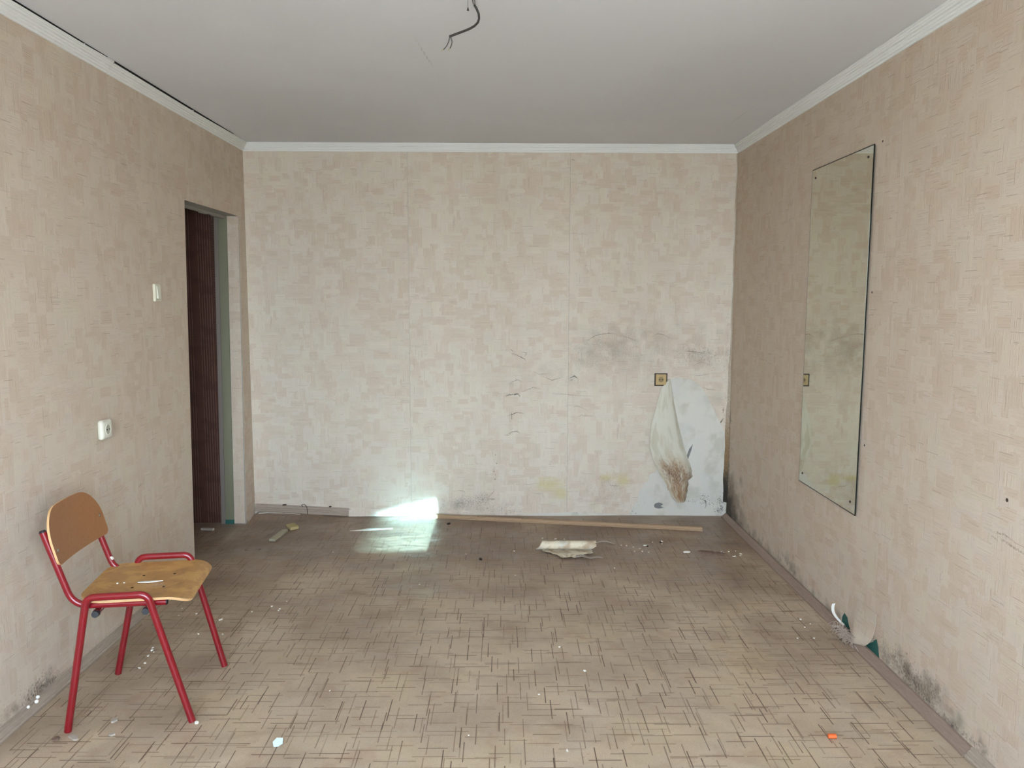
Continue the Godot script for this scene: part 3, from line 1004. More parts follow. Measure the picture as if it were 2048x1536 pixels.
# ------------------------------------------------------------------ the shell
func make_shell() -> void:
	# floor: one sheet of lino, buckled up in the far left corner
	var st := surf()
	var xs := []
	var x := -1.5
	while x < -0.005:
		xs.append(x)
		x += 0.25
	x = 0.0
	while x < 0.9:
		xs.append(x)
		x += 0.03
	while x < RW - 0.01:
		xs.append(x)
		x += 0.2
	xs.append(RW + 0.12)
	var zs := []
	var z := -0.12
	while z < 0.3:
		zs.append(z)
		z += 0.015
	while z < RL:
		zs.append(z)
		z += 0.25
	zs.append(RL + 0.3)
	var hf := func(px: float, pz: float) -> float:
		var lift := 0.032 * smoothstep(0.13, 0.015, pz) * smoothstep(-0.02, 0.02, px) * smoothstep(0.62, 0.15, px)
		lift += 0.004 * smoothstep(0.25, 0.05, pz) * (0.5 + 0.5 * sin(px * 5.0 + 1.0)) * smoothstep(0.0, 0.1, px)
		return lift
	for i in xs.size() - 1:
		for j in zs.size() - 1:
			var q := []
			var t := []
			for c in [[i, j], [i + 1, j], [i + 1, j + 1], [i, j + 1]]:
				var px: float = xs[c[0]]
				var pz: float = zs[c[1]]
				var y: float = hf.call(px, pz)
				var n := Vector3(hf.call(px - 0.01, pz) - hf.call(px + 0.01, pz), 0.02, hf.call(px, pz - 0.01) - hf.call(px, pz + 0.01)).normalized()
				q.append([Vector3(px, y, pz), n])
				t.append(Vector2(px / RW, pz / RW))
			smooth_quad(st, q[0], q[1], q[2], q[3], t)
	add_box(st, Vector3(-1.5, -0.15, -0.12), Vector3(RW + 0.12, -0.006, RL + 0.3))
	st.generate_tangents()
	structure(put("floor", done(st), M.lino))
	st = surf()
	add_box(st, Vector3(-0.11, RH, -0.12), Vector3(RW + 0.12, RH + 0.15, RL + 0.3), 1.0 / RL)
	structure(put("ceiling", ceil_mesh(), M.ceiling))
	# unlit hall behind the doorway
	st = surf()
	add_box(st, Vector3(-1.5, -0.005, 0.05), Vector3(-0.163, RH, 0.165), 1.0 / 0.62)
	structure(put("wall_hall", done(st), M.hall_paper))
	st = surf()
	add_box(st, Vector3(-1.6, -0.005, 0.0), Vector3(-1.5, RH, 3.1))
	add_box(st, Vector3(-1.5, -0.005, 3.0), Vector3(-0.11, RH, 3.1))
	structure(put("wall_hall_side", done(st), M.hall_paper))
	st = surf()
	add_box(st, Vector3(-1.6, RH, 0.0), Vector3(-0.11, RH + 0.15, 3.1))
	structure(put("ceiling_hall", done(st), M.ceiling))


func ceil_mesh() -> ArrayMesh:
	var st := surf()
	quad(st, Vector3(-0.11, RH, -0.12), Vector3(RW + 0.12, RH, -0.12), Vector3(RW + 0.12, RH, RL + 0.3), Vector3(-0.11, RH, RL + 0.3), Vector3.DOWN,
		[Vector2(-0.11, -0.12) / RL, Vector2(RW + 0.12, -0.12) / RL, Vector2(RW + 0.12, RL + 0.3) / RL, Vector2(-0.11, RL + 0.3) / RL])
	add_box(st, Vector3(-0.11, RH + 0.002, -0.12), Vector3(RW + 0.12, RH + 0.15, RL + 0.3), 0.01)
	return done(st)


func strip(parent: Node, poly: Array, xf: Transform3D, m: Material, w0: float, w1: float, drop: float, flip: float, far: float) -> MeshInstance3D:
	# uv: one repeat per TILE metres, shifted by the drop of this length; uv2: the stain map of the wall
	var uv := Transform2D(Vector2(1.0 / TILE, 0), Vector2(0, -1.0 / TILE), Vector2(drop * 1.37, RH / TILE + drop))
	var uv2 := Transform2D(Vector2(flip / far, 0), Vector2(0, -1.0 / RH), Vector2(0, 1.0))
	var pts := PackedVector2Array()
	for i in range(0, poly.size(), 2):
		pts.append(Vector2(poly[i], poly[i + 1]))
	var st := surf()
	add_slab(st, pts, w0, w1, xf, uv, uv2)
	st.generate_tangents()
	return put("wallpaper_strip", done(st), m, parent)


func make_back_wall() -> void:
	var st := surf()
	var full := PackedVector2Array([Vector2(-0.12, -0.15), Vector2(RW + 0.12, -0.15), Vector2(RW + 0.12, RH), Vector2(-0.12, RH)])
	add_slab(st, full, -0.12, 0.0, Transform3D.IDENTITY, Transform2D(Vector2(1, 0), Vector2(0, -1), Vector2(-2.25, 1)))
	var wall := put("wall_back", done(st), M.plaster)
	structure(wall)
	var m: Material = M.paper_back
	strip(wall, [0.001, 0.07, 0.45, 0.055, 0.645, 0.04, 0.648, 0.05, 1.0735, 0.05, 1.0735, 2.47, 0.001, 2.47], Transform3D.IDENTITY, m, 0.0, 0.0012, 0.0, 1.0, RW)
	strip(wall, [1.0755, 0.0015, 1.45, 0.002, 1.70, 0.002, 1.9, 0.013, 2.05, 0.024, 2.1455, 0.026, 2.1465, 2.47, 1.0755, 2.47], Transform3D.IDENTITY, m, 0.0, 0.0014, 0.31, 1.0, RW)
	# the third length, torn away round the socket and down to the floor
	strip(wall, [2.1475, 0.027, 2.3, 0.022, 2.5, 0.012, 2.577, 0.01, 2.60, 0.06, 2.635, 0.11, 2.65, 0.17, 2.672, 0.205, 2.68, 0.235, 2.71, 0.25, 2.716, 0.295, 2.76, 0.31, 2.79, 0.40, 2.83, 0.90, 2.845, 0.958,
		2.90, 0.962, 2.955, 0.957, 3.0, 0.94, 3.04, 0.918, 3.075, 0.88, 3.10, 0.835, 3.15, 0.735, 3.19, 0.66, 3.222, 0.594, 3.236, 0.58, 3.245, 2.47, 2.1475, 2.47], Transform3D.IDENTITY, m, 0.0, 0.0016, 0.66, 1.0, RW)
	# paper of the first length, hanging out over the skirting to the floor
	st = surf()
	var uv0 := Vector2(1.0 / TILE, -1.0 / TILE)
	var prof := [Vector2(0.004, 0.062), Vector2(0.010, 0.05), Vector2(0.018, 0.035), Vector2(0.024, 0.018), Vector2(0.027, 0.004)]
	for i in 12:
		for j in prof.size() - 1:
			var q := []
			var t := []
			for c in [[i, j], [i + 1, j], [i + 1, j + 1], [i, j + 1]]:
				var px: float = lerpf(0.648, 1.235, c[0] / 12.0)
				var w: float = 1.0 + 0.10 * sin(px * 21.0)
				var fall := smoothstep(1.0, 1.235, px)
				var p: Vector2 = prof[c[1]]
				q.append([Vector3(px, p.y, lerpf(p.x * w, 0.003 + 0.002 * c[1], fall)), Vector3(0, 0.4, 1).normalized()])
				t.append(Vector2(px * uv0.x, RH / TILE + p.y * uv0.y))
			smooth_quad(st, q[0], q[1], q[2], q[3], t)
	put("wallpaper_hem", done(st), M.paper_back, wall)
	# the lap of paper turned round the right corner, soaked brown and black lower down
	st = surf()
	var cn := 60
	for i in cn:
		var q := []
		var t := []
		for c in [[i, 0], [i + 1, 0], [i + 1, 1], [i, 1]]:
			var y: float = lerpf(0.10, 2.45, float(c[0]) / cn)
			var wob := 0.0025 * sin(y * 17.0) + 0.0015 * sin(y * 41.0)
			var half := lerpf(0.026, 0.009, smoothstep(0.4, 1.5, y))
			q.append([Vector3(RW - half + wob, y, 0.002) if c[1] == 0 else Vector3(RW - 0.0016, y, half * 0.9 + wob), Vector3(-0.7, 0, 0.7)])
			t.append(Vector2(c[1], 1.0 - y / RH))
		smooth_quad(st, q[0], q[1], q[2], q[3], t)
	put("corner_paper", done(st), M.corner, wall)
	# places where the skim coat has come off down to grey render
	for c in [[[2.955, 0.415, 2.972, 0.43, 2.985, 0.47, 3.01, 0.505, 3.0, 0.46, 2.99, 0.43, 2.98, 0.40, 2.96, 0.395]], [[2.752, 0.072, 2.756, 0.083, 2.768, 0.091, 2.785, 0.094, 2.803, 0.090, 2.816, 0.080, 2.800, 0.073, 2.802, 0.066, 2.820, 0.060, 2.803, 0.054, 2.785, 0.052, 2.766, 0.055, 2.755, 0.062]]]:
		var poly := PackedVector2Array()
		for i in range(0, c[0].size(), 2):
			poly.append(Vector2(c[0][i], c[0][i + 1]))
		st = surf()
		add_slab(st, poly, 0.0, 0.0012, Transform3D.IDENTITY)
		put("bare_render", done(st), M.grey_plaster, wall)


func make_right_wall() -> void:
	var xf := Transform3D(Basis(Vector3(0, 0, 1), Vector3(0, 1, 0), Vector3(-1, 0, 0)), Vector3(RW, 0, 0))
	var st := surf()
	add_slab(st, PackedVector2Array([Vector2(-0.12, -0.15), Vector2(RL + 0.3, -0.15), Vector2(RL + 0.3, RH), Vector2(-0.12, RH)]), -0.12, -0.0015, xf)
	var wall := put("wall_right", done(st), M.concrete)
	structure(wall)
	var m: Material = M.paper_right
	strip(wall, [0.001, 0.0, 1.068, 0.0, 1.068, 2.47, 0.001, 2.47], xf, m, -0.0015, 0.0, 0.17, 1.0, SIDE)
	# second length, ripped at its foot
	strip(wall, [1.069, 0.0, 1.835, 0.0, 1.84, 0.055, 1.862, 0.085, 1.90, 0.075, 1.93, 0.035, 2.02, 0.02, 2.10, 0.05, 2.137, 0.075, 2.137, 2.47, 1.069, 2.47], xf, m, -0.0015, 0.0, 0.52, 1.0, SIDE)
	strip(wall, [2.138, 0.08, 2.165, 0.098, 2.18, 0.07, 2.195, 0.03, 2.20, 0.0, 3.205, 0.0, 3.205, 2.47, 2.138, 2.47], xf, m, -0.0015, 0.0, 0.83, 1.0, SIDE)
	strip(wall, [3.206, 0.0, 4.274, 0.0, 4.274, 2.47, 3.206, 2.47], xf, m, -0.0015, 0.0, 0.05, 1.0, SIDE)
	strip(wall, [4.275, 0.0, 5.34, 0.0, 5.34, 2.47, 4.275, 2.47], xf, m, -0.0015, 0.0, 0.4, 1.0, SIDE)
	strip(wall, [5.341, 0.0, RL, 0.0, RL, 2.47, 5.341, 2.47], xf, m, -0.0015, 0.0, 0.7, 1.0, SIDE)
	# old oil paint bared by the rip
	st = surf()
	add_slab(st, PackedVector2Array([Vector2(1.83, 0), Vector2(2.21, 0), Vector2(2.21, 0.12), Vector2(1.83, 0.10)]), -0.0015, -0.0009, xf)
	put("oil_paint_band", done(st), M.teal, wall)
	st = surf()
	var tongue := func(u: float, v: float) -> Vector3:
		# hangs from the sound paper, bellied out over the skirting
		var y := lerpf(0.20, 0.022, u)
		var half := 0.125 * sqrt(maxf(0.02, 1.0 - pow(maxf(0.0, u - 0.25) / 0.76, 2.4)))
		var z := 2.03 + (v * 2.0 - 1.0) * half
		var out := 0.001 + 0.040 * pow(u, 1.5) * (1.0 - 0.65 * pow(v * 2.0 - 1.0, 2.0)) + 0.003 * sin(z * 60.0) * u
		return Vector3(RW - out, y, z)
	add_sheet(st, tongue, 22, 22, 0.0012, null, Transform2D(Vector2(0, 0.178 / TILE), Vector2(0.25 / TILE, 0), Vector2(1.905 / TILE + 0.52 * 1.37, 2.3 / TILE + 0.52)))
	put("wallpaper_tongue", done(st), M.paper_right, wall)
	st = surf()
	var curl := func(u: float, v: float) -> Vector3:
		var out := 0.006 + 0.034 * sin(u * 2.4)
		return Vector3(RW - out - v * 0.017 * (0.6 + 0.4 * u), 0.038 + u * 0.078, 1.885 - u * 0.055 + v * 0.006)
	add_sheet(st, curl, 16, 5, 0.0014)
	put("peeled_curl", done(st), M.chip, wall)


func make_left_wall() -> void:
	var xf := Transform3D(Basis(Vector3(0, 0, -1), Vector3(0, 1, 0), Vector3(1, 0, 0)), Vector3.ZERO)
	var st := surf()
	# u runs against z; the notch is the doorway
	add_slab(st, PackedVector2Array([Vector2(-RL - 0.3, -0.15), Vector2(-1.04, -0.15), Vector2(-1.04, 0), Vector2(-0.97, 2.015), Vector2(-0.116, 2.019), Vector2(-0.187, 0), Vector2(-0.187, -0.15), Vector2(0.12, -0.15), Vector2(0.12, RH), Vector2(-RL - 0.3, RH)]), -0.11, -0.0015, xf)
	var wall := put("wall_left", done(st), M.concrete)
	structure(wall)
	var m: Material = M.paper_left
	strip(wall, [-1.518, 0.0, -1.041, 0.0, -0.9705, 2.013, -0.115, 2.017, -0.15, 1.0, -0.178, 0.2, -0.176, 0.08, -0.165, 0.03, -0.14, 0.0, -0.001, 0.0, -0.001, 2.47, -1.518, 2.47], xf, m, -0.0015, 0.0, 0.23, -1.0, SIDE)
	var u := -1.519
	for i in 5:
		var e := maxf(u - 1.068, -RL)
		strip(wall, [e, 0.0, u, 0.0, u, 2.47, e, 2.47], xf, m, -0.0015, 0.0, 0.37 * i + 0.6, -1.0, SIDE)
		u = e - 0.001
		if e <= -RL + 0.01:
			break
	# paper turned into the doorway on its far side, rounded at the edge
	st = surf()
	var rows := 10
	for i in rows:
		var ring := []
		for k in [i, i + 1]:
			var t := float(k) / rows
			var y := lerpf(0.004, 2.016, t)
			var z := lerpf(0.186, 0.117, t)
			var line := []
			for c in 5:
				var a := c / 4.0
				# from the room face of the wall, round the arris, into the reveal
				var p: Vector3 = [Vector3(0.0005, y, z - 0.012), Vector3(-0.002, y, z - 0.003), Vector3(-0.008, y, z + 0.0012), Vector3(-0.03, y, z + 0.0015), Vector3(-0.077, y, z + 0.0015)][c]
				var n: Vector3 = [Vector3(1, 0, 0), Vector3(0.8, 0, 0.6), Vector3(0.2, 0, 1).normalized(), Vector3(0, 0, 1), Vector3(0, 0, 1)][c]
				line.append([p, n, Vector2((p.x * -1.0 + 0.1) / TILE + 0.2, 1.0 - y / TILE)])
			ring.append(line)
		for c in 4:
			smooth_quad(st, ring[0][c], ring[1][c], ring[1][c + 1], ring[0][c + 1], [ring[0][c][2], ring[1][c][2], ring[1][c + 1][2], ring[0][c + 1][2]])
	put("reveal_paper", done(st), M.paper_left, wall)
	# what is left of the door: lining post, its raw backing strip, the painted foot
	var door := base("door_1")
	structure(door)
	st = surf()
	post(st, -0.133, -0.079, 0.03, 2.02, 0.008, 0.05)
	put("frame_post", done(st), M.frame_paint, door)
	st = surf()
	post(st, -0.163, -0.136, 0.0, 2.02, 0.003, 0.05)
	put("frame_strip", done(st), M.frame_old, door)
	st = surf()
	post(st, -0.135, -0.078, -0.002, 0.03, 0.007, 0.05)
	put("painted_foot", done(st), M.teal, door)
	# lumpy render under the lintel
	st = surf()
	var last := 0.12
	for i in 9:
		var z0 := last
		var z1 := z0 + 0.095
		last = z1
		var d: float = [0.012, 0.012, 0.008, 0.02, 0.010, 0.012, 0.016, 0.003, 0.003][i]
		add_box(st, Vector3(-0.112, 2.008 - d * 0.5, z0), Vector3(-0.09, 2.03, minf(z1, 0.968)))
	put("lintel_render", done(st), M.concrete, wall)


func post(st: SurfaceTool, x0: float, x1: float, y0: float, y1: float, proud: float, back: float) -> void:
	# an upright that leans with the doorway's far side
	var zf := func(y: float) -> float: return lerpf(0.187, 0.116, y / 2.019) + proud
	var v := []
	for y: float in [y0, y1]:
		v.append([Vector3(x0, y, zf.call(y)), Vector3(x1, y, zf.call(y)), Vector3(x1, y, zf.call(y) - back), Vector3(x0, y, zf.call(y) - back)])
	for k in 4:
		var n: Vector3 = [Vector3(0, 0, 1), Vector3(1, 0, 0), Vector3(0, 0, -1), Vector3(-1, 0, 0)][k]
		quad(st, v[0][k], v[0][(k + 1) % 4], v[1][(k + 1) % 4], v[1][k], n)
	quad(st, v[1][0], v[1][1], v[1][2], v[1][3], Vector3.UP)
	quad(st, v[0][0], v[0][1], v[0][2], v[0][3], Vector3.DOWN)


func cornice(drop: float) -> Array:
	# foam ceiling moulding: (out from the wall, below the ceiling), stepped like the real one; drop is the gap it leaves under the ceiling
	var low := func(y: float, k: int) -> float: return -maxf(y, drop + 0.0015 * k)
	return [Vector2(0, -drop), Vector2(0, -0.052), Vector2(0.007, -0.052), Vector2(0.0075, -0.043), Vector2(0.014, -0.042), Vector2(0.0145, -0.033), Vector2(0.020, -0.032), Vector2(0.0205, low.call(0.024, 5)), Vector2(0.030, low.call(0.0235, 4)), Vector2(0.0305, low.call(0.016, 3)), Vector2(0.036, low.call(0.0155, 2)), Vector2(0.0365, low.call(0.009, 1)), Vector2(0.042, low.call(0.0085, 1)), Vector2(0.0425, -drop - 0.0008)]


func make_trims() -> void:
	var top := Vector3(0, RH, 0)
	var st := surf()
	add_moulding(st, cornice(0.0005), Vector3(0, RH, 0.0016), Vector3(RW, RH, 0.0016), Vector3(0, 0, 1), Vector3.UP, 1.0, 1.0)
	structure(put("trim_back", done(st), M.foam))
	st = surf()
	add_moulding(st, cornice(0.0005), Vector3(RW, RH, 0.001), Vector3(RW, RH, RL), Vector3(-1, 0, 0), Vector3.UP, 1.0, 0.0)
	structure(put("trim_right", done(st), M.foam))
	# the left lengths have sagged off the ceiling and left a dark gap
	var left := base("trim_left")
	structure(left)
	st = surf()
	add_moulding(st, cornice(0.0005), Vector3(0.0, RH, 0.002), Vector3(0.0, RH, 0.25), Vector3(1, 0, 0), Vector3.UP, 1.0, 0.0, cornice(0.003))
	add_moulding(st, cornice(0.003), Vector3(0.0, RH, 0.25), Vector3(0.0, RH, 0.9), Vector3(1, 0, 0), Vector3.UP, 0.0, 0.0, cornice(0.0105))
	add_moulding(st, cornice(0.0105), Vector3(0.0, RH, 0.9), Vector3(0.0, RH, 1.745), Vector3(1, 0, 0), Vector3.UP, 0.0, 0.0, cornice(0.0095))
	put("cornice_length", done(st), M.foam, left)
	st = surf()
	add_moulding(st, cornice(0.0015), Vector3(0.0, RH, 1.748), Vector3(0.0, RH, 1.98), Vector3(1, 0, 0), Vector3.UP, 0.0, 0.0, cornice(0.006))
	add_moulding(st, cornice(0.006), Vector3(0.0, RH, 1.98), Vector3(0.0, RH, 2.9), Vector3(1, 0, 0), Vector3.UP, 0.0, 0.0, cornice(0.008))
	put("cornice_length", done(st), M.foam, left)
	st = surf()
	add_moulding(st, cornice(0.002), Vector3(0.0, RH, 2.902), Vector3(0.0, RH, RL), Vector3(1, 0, 0))
	put("cornice_length", done(st), M.foam, left)
	# added near-black strips on the ceiling: the shade inside the gap, painted
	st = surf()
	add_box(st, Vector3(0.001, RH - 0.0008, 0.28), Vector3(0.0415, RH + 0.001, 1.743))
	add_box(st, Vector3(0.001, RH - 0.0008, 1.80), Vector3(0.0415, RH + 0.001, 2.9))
	put("gap_shade_strip", done(st), M.gap_shade, left)
	# skirtings
	var sp := [Vector2(0, 0), Vector2(0.030, 0), Vector2(0.031, 0.009), Vector2(0.026, 0.013), Vector2(0.022, 0.013), Vector2(0.019, 0.022), Vector2(0.012, 0.026), Vector2(0.010, 0.034), Vector2(0, 0.036)]
	var bl := base("baseboard_left")
	structure(bl)
	for c in [[1.045, 2.295], [2.30, 4.4], [4.403, RL]]:
		st = surf()
		add_moulding(st, sp, Vector3(0.0005, 0.0005, c[0]), Vector3(0.0005, 0.0005, c[1]), Vector3(1, 0, 0))
		put("skirting_length", done(st), M.skirting, bl)
	var br := base("baseboard_right")
	structure(br)
	st = surf()
	add_moulding(st, [Vector2(0, 0), Vector2(0.034, 0), Vector2(0.034, 0.008), Vector2(0.029, 0.013), Vector2(0.012, 0.026), Vector2(0.008, 0.032), Vector2(0, 0.033)], Vector3(RW - 0.012, 0.0005, 0.045), Vector3(RW - 0.0005, 0.0005, 2.83), Vector3(-1, 0, 0))
	put("skirting_length", done(st), M.skirting_brown, br)
	st = surf()
	add_moulding(st, sp, Vector3(RW - 0.0005, 0.0005, 2.834), Vector3(RW - 0.0005, 0.0005, RL), Vector3(-1, 0, 0))
	put("skirting_length", done(st), M.skirting, br)
	var bb := base("baseboard_back")
	structure(bb)
	st = surf()
	add_moulding(st, [Vector2(0, 0), Vector2(0.022, 0), Vector2(0.023, 0.018), Vector2(0.018, 0.021), Vector2(0.018, 0.028), Vector2(0.012, 0.031), Vector2(0.011, 0.044), Vector2(0.006, 0.05), Vector2(0, 0.05)], Vector3(0.006, 0.038, 0.0015), Vector3(0.66, 0.004, 0.0015), Vector3(0, 0, 1))
	put("skirting_length", done(st), M.skirting, bb)


func make_front_wall() -> void:
	# the wall behind the camera: a window and a glazed balcony door light the room
	var z0 := RL
	var z1 := RL + 0.3
	var xs := [0.42, 1.98, 2.04, 2.80]       # window, pier, door
	var sill := 0.63
	var head := 2.28
	var st := surf()
	add_box(st, Vector3(-0.11, -0.15, z0), Vector3(xs[0], RH, z1))
	add_box(st, Vector3(xs[3], -0.15, z0), Vector3(RW + 0.12, RH, z1))
	add_box(st, Vector3(xs[0], head, z0), Vector3(xs[3], RH, z1))
	add_box(st, Vector3(xs[0], -0.15, z0), Vector3(xs[1], sill, z1))
	add_box(st, Vector3(xs[1], -0.15, z0), Vector3(xs[2], head, z1))
	add_box(st, Vector3(xs[2], -0.15, z0), Vector3(xs[3], 0.12, z1))
	structure(put("wall_front", done(st), M.concrete))
	var win := base("window_1", Vector3(0, 0, z0 + 0.16))
	structure(win)
	st = surf()
	for c in [[xs[0], xs[0] + 0.06, sill, head], [xs[1] - 0.06, xs[1], sill, head], [xs[0] + 0.06, xs[1] - 0.06, sill, sill + 0.05], [xs[0] + 0.06, xs[1] - 0.06, head - 0.06, head]]:
		add_box(st, Vector3(c[0], c[2], -0.035), Vector3(c[1], c[3], 0.035))
	put("window_frame", done(st), M.window_paint, win)
	st = surf()
	add_box(st, Vector3(1.253, sill + 0.05, -0.03), Vector3(1.41, head - 0.06, 0.03))  # unseen; widened to cut off the right side of the sun beam
	put("mullion", done(st), M.window_paint, win)
	var door := base("door_2", Vector3(0, 0, z0 + 0.16))
	structure(door)
	st = surf()
	for c in [[xs[2], xs[2] + 0.08, 0.12, head], [xs[3] - 0.08, xs[3], 0.12, head], [xs[2] + 0.08, xs[3] - 0.08, 0.12, 0.55], [xs[2] + 0.08, xs[3] - 0.08, head - 0.08, head]]:
		add_box(st, Vector3(c[0], c[2], -0.035), Vector3(c[1], c[3], 0.035))
	put("door_frame", done(st), M.window_paint, door)
	# added, unseen slotted screen: the low sun reaches the room only through its slit
	var far := 46.0
	var up := tan(deg_to_rad(8.0)) * far
	st = surf()
	for poly in [[0.2, -9, 0.74, -9, 0.74, 8.2, 0.2, 8.2], [1.29, -9, 3.0, -9, 3.0, 8.2, 1.29, 8.2], [0.74, up - 0.02, 1.29, up + 0.11, 1.29, 8.2, 0.74, 8.2], [0.74, -9, 1.29, -9, 1.29, up - 0.6, 1.0, up - 0.6, 0.95, up - 0.14, 0.86, up - 0.05, 0.74, up - 0.05]]:
		var pts := PackedVector2Array()
		for i in range(0, poly.size(), 2):
			pts.append(Vector2(poly[i], poly[i + 1]))
		add_slab(st, pts, 0.0, 0.4, Transform3D(Basis.IDENTITY, Vector3(0, 0, far)))
	structure(put("sun_slit_screen", done(st), M.concrete))


func rounded(t: float, lo: float, hi: float, r_lo: float, r_hi: float, half: float) -> float:
	# half width of a plate with rounded corners at height t
	if t < lo + r_lo:
		var k := clampf((lo + r_lo - t) / r_lo, 0.0, 1.0)
		return half - r_lo * (1.0 - sqrt(maxf(0.0, 1.0 - k * k)))
	if t > hi - r_hi:
		var k := clampf((t - hi + r_hi) / r_hi, 0.0, 1.0)
		return half - r_hi * (1.0 - sqrt(maxf(0.0, 1.0 - k * k)))
	return half


func make_chair() -> void:
	# local axes: x forward (towards the room), y up, z to the side that faces the camera
	var chair := base("school_chair", Vector3(0.3935, 0.0, 2.429))
	chair.rotation.y = deg_to_rad(9.0)
	tag(chair, "worn plywood school chair with bent red steel tube legs beside the left wall", "chair")
	var R := 0.0125
	var sides := [[0.206, -0.2197, 0.188, -0.1356, 0.0594], [-0.208, -0.187, 0.2185, -0.0875, 0.1037]]
	for s in sides:
		var z: float = s[0]
		var foot_r := Vector3(s[1], 0.001, z)
		var foot_f := Vector3(s[2], 0.001, z)
		var top_r := Vector3(s[3], 0.475, z)
		var top_f := Vector3(s[4], 0.475, z)
		var cut_r := top_r + (foot_r - top_r).normalized() * 0.055
		var cut_f := top_f + (foot_f - top_f).normalized() * 0.055
		for leg in [[foot_r, cut_r], [foot_f, cut_f]]:
			var st := surf()
			add_tube(st, [leg[0], leg[0].lerp(leg[1], 0.5), leg[1]], R, 18)
			put("leg", done(st), M.red, chair)
		var st2 := surf()
		add_tube(st2, fillet([cut_r, top_r, top_f, cut_f], 0.055, 8), R, 18)
		put("side_rail", done(st2), M.red, chair)
	for z: float in [0.172, -0.168]:
		var st := surf()
		var x_up := 0.0 if z > 0 else 0.026
		add_tube(st, fillet([Vector3(0.112, 0.432, z), Vector3(-0.190 + x_up, 0.4365, z), Vector3(-0.272 + x_up, 0.70, z)], 0.075, 8), 0.0115, 18)
		var bf := put("back_tube", done(st), M.red, chair)
		st = surf()
		ngon(st, Vector3(-0.272 + x_up, 0.70, z), Vector3(-0.27, 0.96, 0).normalized(), 0.0118, 0.006, 14, 0.009)
		put("end_cap", done(st), M.rubber, bf)
		st = surf()
		ngon(st, Vector3(0.112, 0.432, z), Vector3(1, -0.015, 0).normalized(), 0.0112, 0.004, 14, 0.009)
		put("end_cap", done(st), M.rubber, bf)
	for f: float in [-0.118, 0.045]:
		var st := surf()
		add_tube(st, [Vector3(f, 0.408, -0.20), Vector3(f, 0.408, 0.0), Vector3(f, 0.408, 0.178)], 0.0115, 14)
		var bar := put("cross_bar", done(st), M.red, chair)
		st = surf()
		ngon(st, Vector3(f, 0.406, 0.172), Vector3(0, 0, 1), 0.0135, 0.016, 16, 0.0115)
		put("end_cap", done(st), M.cap_grey, bar)
	# seat: dished plywood, front edge rolled down
	var f0 := -0.183
	var f1 := 0.193
	var seat_fn := func(u: float, v: float) -> Vector3:
		var f := lerpf(f0, f1, 0.5 - 0.5 * cos(PI * u))
		var hw := rounded(f, f0, f1, 0.085, 0.05, 0.197)
		var s := (v * 2.0 - 1.0) * hw
		var y := 0.4505 - 0.010 * (1.0 - pow(s / 0.2, 2.0)) * smoothstep(-0.18, -0.02, f) * smoothstep(0.19, 0.05, f)
		y -= 0.024 * pow(maxf(0.0, (f - 0.115) / 0.078), 2.0)
		y += 0.004 * smoothstep(-0.08, -0.18, f)
		return Vector3(f, y, s - 0.008)
	var st3 := surf()
	var rim := surf()
	add_sheet(st3, seat_fn, 36, 28, 0.009, rim)
	var seat := put("seat", done(st3), M.seat_ply, chair)
	put("seat_edge", done(rim), M.ply_edge, seat)
	for p in [[-0.035, 0.055], [0.075, 0.062], [-0.03, -0.07], [0.08, -0.07]]:
		st3 = surf()
		ngon(st3, seat_fn.call(acos(1.0 - 2.0 * (p[0] - f0) / (f1 - f0)) / PI, 0.5 + (p[1] + 0.008) / 0.394) + Vector3(0, 0.0048, 0), Vector3.UP, 0.0055, 0.0012, 12, 0.004)
		put("rivet", done(st3), M.dark_brown, seat)
	# backrest
	var y0 := 0.586
	var y1 := 0.764
	var back_fn := func(u: float, v: float) -> Vector3:
		var y := lerpf(y0, y1, 0.5 - 0.5 * cos(PI * u))
		var hw := rounded(y, y0, y1, 0.022, 0.105, 0.192)
		var s := (v * 2.0 - 1.0) * hw
		var yy := y + 0.012 * (1.0 - pow(s / 0.19, 2.0)) * smoothstep(0.66, 0.770, y) - 0.004
		return Vector3(-0.2 - (y - 0.56) * 0.25 - 0.013 * (1.0 - pow(s / 0.19, 2.0)) - 0.016 * s / 0.19, yy, s - 0.006)
	st3 = surf()
	rim = surf()
	add_sheet(st3, back_fn, 30, 26, 0.0078, rim)
	var back := put("backrest", done(st3), M.back_ply, chair)
	put("backrest_edge", done(rim), M.ply_edge, back)
	for p in [[0.165, 0.632], [-0.172, 0.66]]:
		st3 = surf()
		ngon(st3, Vector3(-0.2 - (p[1] - 0.56) * 0.25 + 0.0015 - 0.0142 * signf(p[0]), p[1], p[0]), Vector3(1, 0.15, 0).normalized(), 0.006, 0.002, 14, 0.0045)
		put("rivet", done(st3), M.rivet, back)


func socket_face(st_rim: SurfaceTool, st_well: SurfaceTool, st_hole: SurfaceTool, c: Vector3, n: Vector3, side: Vector3, r: float) -> void:
	# ring, flat well greyed to look sunk, two pin holes of a round outlet
	var ring := []
	for k in 25:
		ring.append(c + (side * cos(TAU * k / 24) + side.cross(n) * sin(TAU * k / 24)) * r)
	add_tube(st_rim, ring, 0.0022, 8, false)
	ngon(st_well, c - n * 0.002, n, r, 0.0024, 24)
	ngon(st_well, c, side.cross(n), r * 0.25, 0.001, 8)
	for s: float in [-1.0, 1.0]:
		ngon(st_hole, c + side * s * 0.0095 - n * 0.001, n, 0.0034, 0.0022, 12)
	ngon(st_hole, c - n * 0.001, n, 0.0016, 0.0021, 8)


